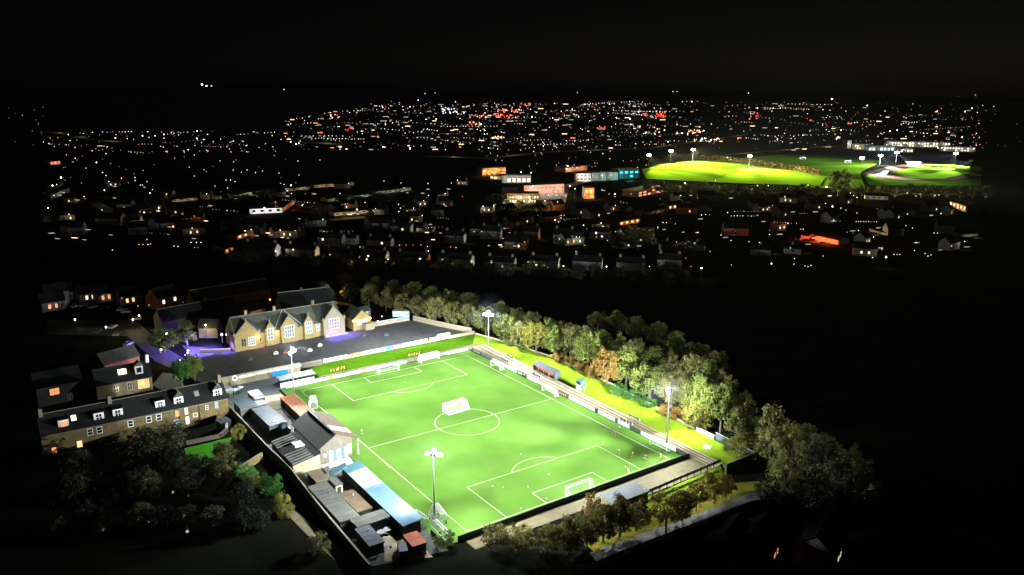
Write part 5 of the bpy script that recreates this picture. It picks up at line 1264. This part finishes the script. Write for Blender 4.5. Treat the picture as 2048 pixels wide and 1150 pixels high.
campus(1694,297,1702,297,16,'pale tower at the left end of the distant school on the hill',m_house2,2,m_glassb,lk='w',power=3000,n=1)
campus(1704,299,1740,300,11,'left wing of the distant school on the hill',m_house2,8,e_warm,lk='w',power=1500,n=2)
campus(1736,302,1796,302,10,'glass fronted wing with bluish lit strip on the distant hill',m_cont,8,emit('cool_window',(.75,.95,1),1.4),lk='w',power=1500,n=3,fl=1)
campus(1770,293,1900,296,11,'long upper range of the distant school on the hill',m_house2,22,e_pale,lk='w',power=1300,n=6)
campus(1800,305,1826,305,9,'low wing with two white lit strips on the distant hill',m_house2,4,e_pale,fl=1,lk='w',power=900,n=1)
campus(1880,302,1950,304,9,'right hand range of the distant school on the hill',m_house2,12,e_pale,lk='w',power=1200,n=3)
sheet('floodlit_car_park', [at(*p) for p in ((1000,412),(1130,408),(1140,372),(1005,375))], .1, m_pink)
for i, (x, y, k) in enumerate([(1030,404,'y'),(1060,400,'w'),(1090,402,'y'),(1115,404,'o'),(1020,388,'y'),(1045,385,'w'),(1080,381,'o'),(1110,384,'w'),(1132,392,'o'),(1005,402,'y'),(1150,378,'w'),(1066,372,'w')]):
    lamp_px(x, y, k, 7500, '%s car park lamp on the lit campus, %s listed from the lawn side' % ({'y':'warm','w':'white','o':'orange'}[k], ordn(i)), 8, r=.5*mpp(at(x,y,6)), group='lamps of the floodlit car park')
sheet('car_park_lawn', [at(*p) for p in ((1022,416),(1056,414),(1054,409),(1020,410))], 0, m_bank)
q = at(1036,414); point((q.x-4,q.y-5,4), 2600, (1,.95,.6), .5)

# ================================================================ THE TOWN LIGHTS
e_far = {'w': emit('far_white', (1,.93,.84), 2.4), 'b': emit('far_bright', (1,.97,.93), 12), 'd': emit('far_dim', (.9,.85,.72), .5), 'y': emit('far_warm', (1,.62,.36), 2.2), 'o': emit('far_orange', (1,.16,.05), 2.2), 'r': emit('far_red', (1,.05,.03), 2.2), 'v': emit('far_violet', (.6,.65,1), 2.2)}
LAB = {'w': 'white pinprick street lamp in the distant town', 'b': 'bright white street lamp standing out among the distant town lights', 'd': 'faint greyish street lamp in the distant town', 'y': 'warm yellowish street lamp in the distant town', 'o': 'orange street lamp in the distant town', 'r': 'red lamp in the distant town', 'v': 'bluish white lamp in the distant town'}
orb = {k: MB().ball((0,0,0), .5, 6, 4).mesh('lantern', m) for k, m in e_far.items()}
nlamp = 0; stuffpts = []
def far_lamp(x, y, k, s=1.0, z=6):
    """small distant lamp; s is its diameter in picture pixels"""
    global nlamp
    if y < 187: return
    p = at(x, y, z) if y > 196 else at(x, 196, z)
    if y <= 196: p = EYE+(p-EYE)*1.0; p.z = 6+(196-y)*mpp(p)
    d = 1.55*s*mpp(p)
    if nlamp < 180:
        nlamp += 1; o = link('street_lamp', orb[k]); o.location = p; o.scale = (d, d, d)
        tag(o, LAB[k], 'street lamp', 'distant town lights')
    else: stuffpts.append((p, d, k))
# lamps picked out one by one (nearest, largest first)
picked = [(529,417,'v',2.2,2600),(1403,537,'b2',2.2,700),(1772,515,'b2',2.2,700),(1140,373,'w',1.3,900),(1370,367,'w',1.5,1500),(300,386,'w',1.2,600),(322,384,'y',1.2,600),(209,381,'y',1.3,800),(243,357,'o',1.0,300),(490,462,'y',1.1,260),(1179,383,'o',1.7,4500),
          (1167,451,'y',1,200),(857,502,'y',1.2,160),(776,519,'w',1.0,90),(551,503,'w',1.1,90),(1008,352,'o',1.3,4500),(977,344,'o',1.5,4500),(1236,345,'w',1,0),(1042,345,'w',1.1,700),(1062,346,'w',1.1,700)]
for i, (x, y, k, s, pw) in enumerate(picked):
    kk = 'b' if k == 'b2' else k
    lamp_px(x, y, kk, pw, '%s street lamp with a glow, %s from the left among the large ones' % ({'v':'violet white','b':'bluish','w':'white','y':'warm','o':'orange'}[kk], ordn(sum(1 for q in picked if q[0] < x))), 6, r=s*.62*mpp(at(x,y,6)), group='large lamps in the mid distance')
mid = [(225,500,'w'),(278,489,'y'),(286,489,'y'),(294,479,'y'),(296,489,'w'),(301,488,'y'),(348,492,'w'),(356,493,'w'),(382,485,'w'),(393,485,'w'),(402,485,'w'),(389,495,'d'),(396,495,'d'),(641,464,'w'),(653,464,'w'),(720,494,'w'),(719,514,'w'),(799,490,'y'),(812,490,'o'),(826,490,'o'),(842,490,'y'),(901,494,'o'),(912,495,'w'),
  (990,465,'w'),(972,462,'w'),(998,466,'y'),(1016,456,'o'),(1119,478,'w'),(1143,475,'o'),(1142,470,'w'),(1193,474,'w'),(1204,473,'b'),(1215,481,'w'),(1244,476,'w'),(1267,485,'w'),(1152,503,'w'),(1056,524,'w'),(1068,524,'w'),(1095,535,'w'),(1127,532,'b'),(1158,523,'w'),(1213,533,'b'),(1258,525,'w'),(1299,533,'w'),(1387,503,'w'),(1420,503,'y'),(1353,484,'y'),(1372,516,'o'),
  (1382,533,'y'),(1442,470,'w'),(1539,469,'w'),(1462,481,'w'),(1498,483,'y'),(1519,485,'w'),(1581,496,'w'),(1589,517,'w'),(1588,528,'y'),(1610,532,'w'),(1616,533,'w'),(1622,531,'w'),(1646,512,'w'),(1543,527,'b'),(1463,530,'w'),(1745,515,'w'),(1788,509,'y'),(1794,509,'y'),(1800,509,'y'),(1832,485,'w'),(1829,501,'w'),(1850,507,'y'),(1856,512,'w'),(1862,510,'w'),(1898,479,'w'),(1906,482,'w'),(1903,492,'w'),(1717,461,'v'),(1712,487,'w'),
  (1785,453,'y'),(1812,451,'w'),(1825,456,'w'),(1875,466,'w'),(1868,466,'w'),(1455,425,'w'),(1538,415,'w'),(1507,432,'d'),(1614,403,'w'),(1651,407,'w'),(1665,413,'b'),(1692,420,'w'),(1714,426,'w'),(1806,414,'w'),(1815,428,'w'),(1882,427,'w'),(1403,430,'w'),(1411,429,'w'),(1419,429,'d'),(1326,445,'w'),(1333,445,'w'),(1258,433,'w'),(1290,450,'w'),
  (1515,371,'w'),(1536,372,'b'),(1570,377,'w'),(1575,377,'w'),(1616,371,'b'),(1653,374,'b'),(1431,361,'y'),(1218,388,'w'),(1230,388,'b'),(1262,388,'w'),(1320,385,'o'),(1287,385,'o'),(1230,393,'w'),(1204,380,'w'),(1208,381,'w'),(1701,386,'w'),(1707,391,'w'),(1763,383,'w'),(1801,384,'w'),(1832,392,'y'),(1840,388,'y'),(1870,391,'w'),(1878,390,'w'),
  (96,416,'b'),(105,371,'b'),(122,355,'b'),(205,345,'w'),(212,351,'w'),(252,339,'d'),(168,393,'w'),(270,355,'w'),(294,363,'w'),(270,361,'w'),(281,370,'w'),(285,370,'w'),(108,391,'w'),(170,397,'o'),(249,430,'o'),(204,420,'w'),(214,428,'w'),(452,360,'w'),(461,360,'w'),(470,363,'w'),(430,372,'w'),(455,376,'w'),(494,340,'w'),(511,345,'w'),(525,342,'w'),(558,346,'w'),(598,350,'w'),(582,371,'b'),(583,387,'w'),(680,387,'w'),(606,409,'w'),
  (604,411,'w'),(714,419,'b'),(746,421,'w'),(768,418,'w'),(730,405,'w'),(797,409,'w'),(825,415,'o'),(801,416,'w'),(798,423,'w'),(857,391,'w'),(903,408,'o'),(892,412,'w'),(855,493,'w'),(925,393,'o'),(1097,390,'w'),(1110,440,'b'),(1122,436,'w'),(1117,444,'w'),(1129,440,'d'),(802,366,'w'),(768,362,'w'),(856,367,'w'),(903,366,'w'),(930,366,'w'),(596,322,'w'),(640,320,'w'),(693,298,'b'),(767,294,'b'),(820,297,'b'),
  (98,616,'w'),(244,596,'y'),(254,600,'y'),(256,605,'y'),(276,612,'w'),(298,610,'w'),(370,710,'w'),(320,680,'w'),(375,706,'b'),(366,604,'d'),(452,612,'w'),(459,619,'w')]
for x, y, k in mid: far_lamp(x, y, k, {'b': 1.25, 'd': 1.0}.get(k, .95)*random.uniform(.85, 1.2), 4)
rnd = random.Random(21)
def pick(ws):
    r = rnd.random()*sum(w for _, w in ws)
    for k, w in ws:
        r -= w
        if r < 0: return k
    return ws[-1][0]
mixc = [('w', 36), ('d', 44), ('b', 6), ('y', 12), ('o', 5), ('r', 1.5), ('v', 2)]
def field(n, f, ws, s0=.7, s1=1.15):
    for _ in range(n):
        x, y = f()
        far_lamp(x, y, pick(ws), rnd.uniform(s0, s1))
U = rnd.uniform
field(130, lambda: (U(96, 565), U(262, 305) if rnd.random() < .8 else U(300, 345)), mixc)
# the central town: its upper edge climbs from the left
def centre():
    x = U(570, 1270); top = 240-(x-570)*.17 if x < 760 else 207; return x, top+(300-top)*rnd.random()**1.25
def streets(n, f, lo, hi, ws):
    for _ in range(n):
        x, y = f(); k0 = pick(ws); dx = U(lo, hi)*(1 if rnd.random() < .7 else .4); dy = U(-.09, .12)*dx; m = int(abs(dx)/U(5.5, 10))+2
        for i in range(m):
            if rnd.random() < .15: continue
            far_lamp(x+dx*i/m+U(-.8, .8), y+dy*i/m+U(-.5, .5), k0 if rnd.random() < .75 else pick(mixc), U(.55, 1.0))
streets(46, centre, 30, 120, [('w', 5), ('y', 3), ('d', 5)])
streets(26, lambda: (U(1250, 1880), U(206, 292)), 30, 130, [('w', 5), ('y', 2), ('d', 5)])
streets(12, lambda: (U(96, 520), U(262, 305)), 30, 90, [('w', 4), ('y', 3), ('d', 4)])
streets(16, lambda: (U(110, 900), U(395, 470)), 25, 80, [('d', 5), ('y', 3), ('w', 2)])
streets(12, lambda: (U(960, 1800), U(395, 480)), 25, 80, [('d', 5), ('y', 3), ('w', 2)])
field(240, centre, mixc)
field(330, centre, [('d', 9), ('o', .8), ('y', 1)], .45, .8)
field(220, lambda: (U(1250, 1960), U(205, 300)), [('d', 9), ('o', .6), ('y', 1)], .45, .8)
field(110, lambda: (U(740, 1300), U(200, 232)), mixc)
field(170, lambda: (U(1250, 1960), U(203, 290)), mixc)
field(60, lambda: (U(1250, 1960), U(190, 206)), [('d', 8), ('w', 3)], .6, .9)
field(60, lambda: (U(960, 1300), U(285, 335)), mixc)
field(50, lambda: (U(1700, 1960), U(262, 305)), mixc)
field(34, lambda: (U(15, 96) if rnd.random() < .5 else U(1958, 2040), U(205, 300)), [('d', 9), ('w', 1)], .5, .9)
field(26, lambda: (U(96, 700), U(300, 395)), [('d', 8), ('w', 3)])
field(30, lambda: (U(960, 1960), U(380, 470)), [('d', 9), ('w', 3)])
for (x0, x1, y0, y1, n, ws) in [(992,1036,218,224,26,[('o',8),('r',2)]),(985,1036,229,234,20,[('r',6),('o',3)]),(940,975,230,235,12,[('o',6),('y',3)]),(1284,1296,227,232,7,[('r',1)]),(1308,1332,223,234,18,[('r',3),('o',1)]),(1195,1210,252,260,8,[('r',1),('o',2)]),
      (1370,1402,259,268,14,[('o',3),('y',2)]),(1498,1516,222,238,6,[('r',2),('o',1)]),(1620,1624,240,244,3,[('r',1)]),(935,960,244,250,8,[('o',2),('y',2)]),(980,1005,272,278,10,[('o',2),('y',3)]),(660,678,228,238,7,[('r',1),('y',1)]),(690,700,258,262,3,[('r',1)]),(880,915,215,228,26,[('w',3),('v',3),('d',2)]),(1385,1440,276,284,18,[('y',1),('w',1)]),
      (1260,1400,248,268,40,[('d',3),('y',2)]),(396,426,168,173,4,[('b',1)]),(1038,1060,206,214,8,[('o',1),('d',1)])]:
    for _ in range(n): far_lamp(U(x0, x1), U(y0, y1), pick(ws), U(1.2, 2.2))
for x, y, s in ((404,169,1.6),(413,172,1.1),(423,172,1.0),(568,179,.8),(492,222,.8),(1664,198,1.3),(1155,185,.7),(1346,183,.7),(1354,183,.7),(1497,186,.9),(850,187,.8),(870,186,.7)):
    p = EYE+ray(x, y).normalized()*8600; o = link('hill_lamp', orb['b' if s > 1 else 'w']); d = 2*s*mpp(p); o.scale = (d,d,d); o.location = p
    tag(o, 'lone lamp high on the dark horizon hills', 'lamp', 'lamps on the horizon hills')
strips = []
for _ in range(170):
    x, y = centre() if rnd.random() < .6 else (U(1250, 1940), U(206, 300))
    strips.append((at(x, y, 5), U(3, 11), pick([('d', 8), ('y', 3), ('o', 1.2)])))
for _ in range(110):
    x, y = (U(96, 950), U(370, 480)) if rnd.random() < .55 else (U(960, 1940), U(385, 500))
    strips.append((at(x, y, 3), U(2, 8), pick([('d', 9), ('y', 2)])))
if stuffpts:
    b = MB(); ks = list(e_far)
    for p, L, k in strips:            # glowing boxes that stand in for lamp-lit house walls
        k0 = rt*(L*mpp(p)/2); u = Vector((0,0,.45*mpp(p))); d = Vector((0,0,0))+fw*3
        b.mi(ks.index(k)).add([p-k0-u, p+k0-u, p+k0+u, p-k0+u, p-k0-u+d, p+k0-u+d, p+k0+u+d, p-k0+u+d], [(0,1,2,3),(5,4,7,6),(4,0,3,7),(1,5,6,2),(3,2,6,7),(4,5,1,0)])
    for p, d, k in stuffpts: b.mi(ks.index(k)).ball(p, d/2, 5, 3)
    o = b.build('distant_town_lights', [e_far[k] for k in ks]); tag(o, 'countless tiny lights and imitated lit walls of the far town spreading to the horizon', 'town lights', kind='stuff')

# dark roofs of the town, near enough to be told apart
rr = random.Random(8); cnt = 0
for i in range(60):
    x = rr.uniform(110, 1900); y = rr.uniform(395, 470)
    if 940 < x < 1400 and y < 415: continue
    if 430 < x < 830 and y < 440: continue
    p = at(x, y); cnt += 1
    pm = rr.choice([m_glass, m_glass, e_pale, e_warm])
    house('dark roofed house in the unlit streets of the town', (p.x, p.y, 0), rr.uniform(-.9, .5), rr.uniform(9, 16), 8, 5, 3.2, m_house, m_slatek, [('f', rr.uniform(-3, 3), 1.4, 1.0, 1.3, pm)], 'dark houses of the town')
rr = random.Random(31)
for i in range(70):
    if i < 30: x, y = rr.uniform(100, 940), rr.uniform(366, 478)
    elif i < 44: x, y = rr.uniform(940, 1300), rr.uniform(415, 505)
    else:
        x, y = rr.uniform(1290, 1930), rr.uniform(395, 515)
        if i > 53: continue
    p = at(x, y); rz = rr.uniform(-1.1, .3); L = rr.uniform(8, 15)
    pm = [rr.choice([m_glass, m_glass, e_pale, e_warm]) for _ in range(2)]
    house('small house catching the light of a street lamp in the middle distance', (p.x, p.y, 0), rz, L, 7, 4.6, 3, rr.choice([m_house, m_house2, m_pink]), m_slatek, [('f', -2, 1.4, 1.0, 1.4, pm[0]), ('f', 2, 1.4, 1.0, 1.4, pm[1])], 'lamp lit houses of the middle distance')
    k = rr.choice('yyggwo'); s_ = rr.uniform(-.3, .7)*L
    q = (p.x+math.cos(rz)*s_+math.sin(rz)*6.5, p.y+math.sin(rz)*s_-math.cos(rz)*6.5, 4.2); point(q, rr.uniform(150, 560), LCOL[k], .3)
    t = thing('street_lamp', 'street lamp before a small house in the middle distance', 'street lamp', (q[0], q[1], 0), 0, 'lamps before the middle distance houses')
    MB().tube((0,0,0),(0,0,5),.1,.06,5).build('pole', m_dark, t); MB().ball((0,0,5.3), .42*mpp(p), 7, 4).build('lantern', {'y': e_bulb, 'o': e_bulbo}.get(k, e_bulbw), t)
for x, y, w, lb in ((1432,1092,e_pale,'dark house below the lane with one pale window'),(1484,1092,e_warm2,'dark house below the lane with red lit windows'),(1606,1098,e_pale,'dark house below the lane with a greenish lit window')):
    p = at(x, y, -6.5); house(lb, (p.x, p.y-4, -6.5), R(20), 10, 8, 4.6, 3, m_house, m_slatek, [('f',-1,1.2,1.1,1.2,w),('f',.8,1.2,.9,1.4,w)], simple=False)

# ---------------------------------------------------------------- damp air
hz = MB().box(-15000, 17000, -2500, 17000, -8, 460).build('haze', None); hz['kind'] = 'stuff'; hz['label'] = 'thin damp night haze over the town'
hz.data.materials.clear(); m = bpy.data.materials.new('haze_air'); m.use_nodes = True
n = m.node_tree.nodes; n.remove(n['Principled BSDF']); pv = n.new('ShaderNodeVolumePrincipled')
pv.inputs['Density'].default_value = 0.000008; pv.inputs['Color'].default_value = (.8,.88,1,1); pv.inputs['Anisotropy'].default_value = .2
m.node_tree.links.new(pv.outputs[0], n['Material Output'].inputs['Volume']); hz.data.materials.append(m); m.cycles.homogeneous_volume = True
mm = m.copy(); mm.name = 'halo_air'; [k for k in mm.node_tree.nodes if k.type == 'PRINCIPLED_VOLUME'][0].inputs['Density'].default_value = .0009
mm.cycles.homogeneous_volume = True
for rad, den in ((6.5, .00022), (3.6, .0006), (1.9, .0016)):  # balls of thicker air added to imitate the floodlights' glow
    mq = mm.copy(); [k for k in mq.node_tree.nodes if k.type == 'PRINCIPLED_VOLUME'][0].inputs['Density'].default_value = den
    ms = MB().ball((0,0,0), rad, 24, 16).mesh('halo', mq)
    for (loc, h, lb), r in zip(MASTS, (.9, 1.1, .9, .7)):
        o = link('halo', ms); o.location = (loc[0], loc[1], h+.8); o.scale = (r, r, r); tag(o, 'added bluish mist glowing round a floodlight head', 'halo', 'mist round the floodlights', 'stuff')
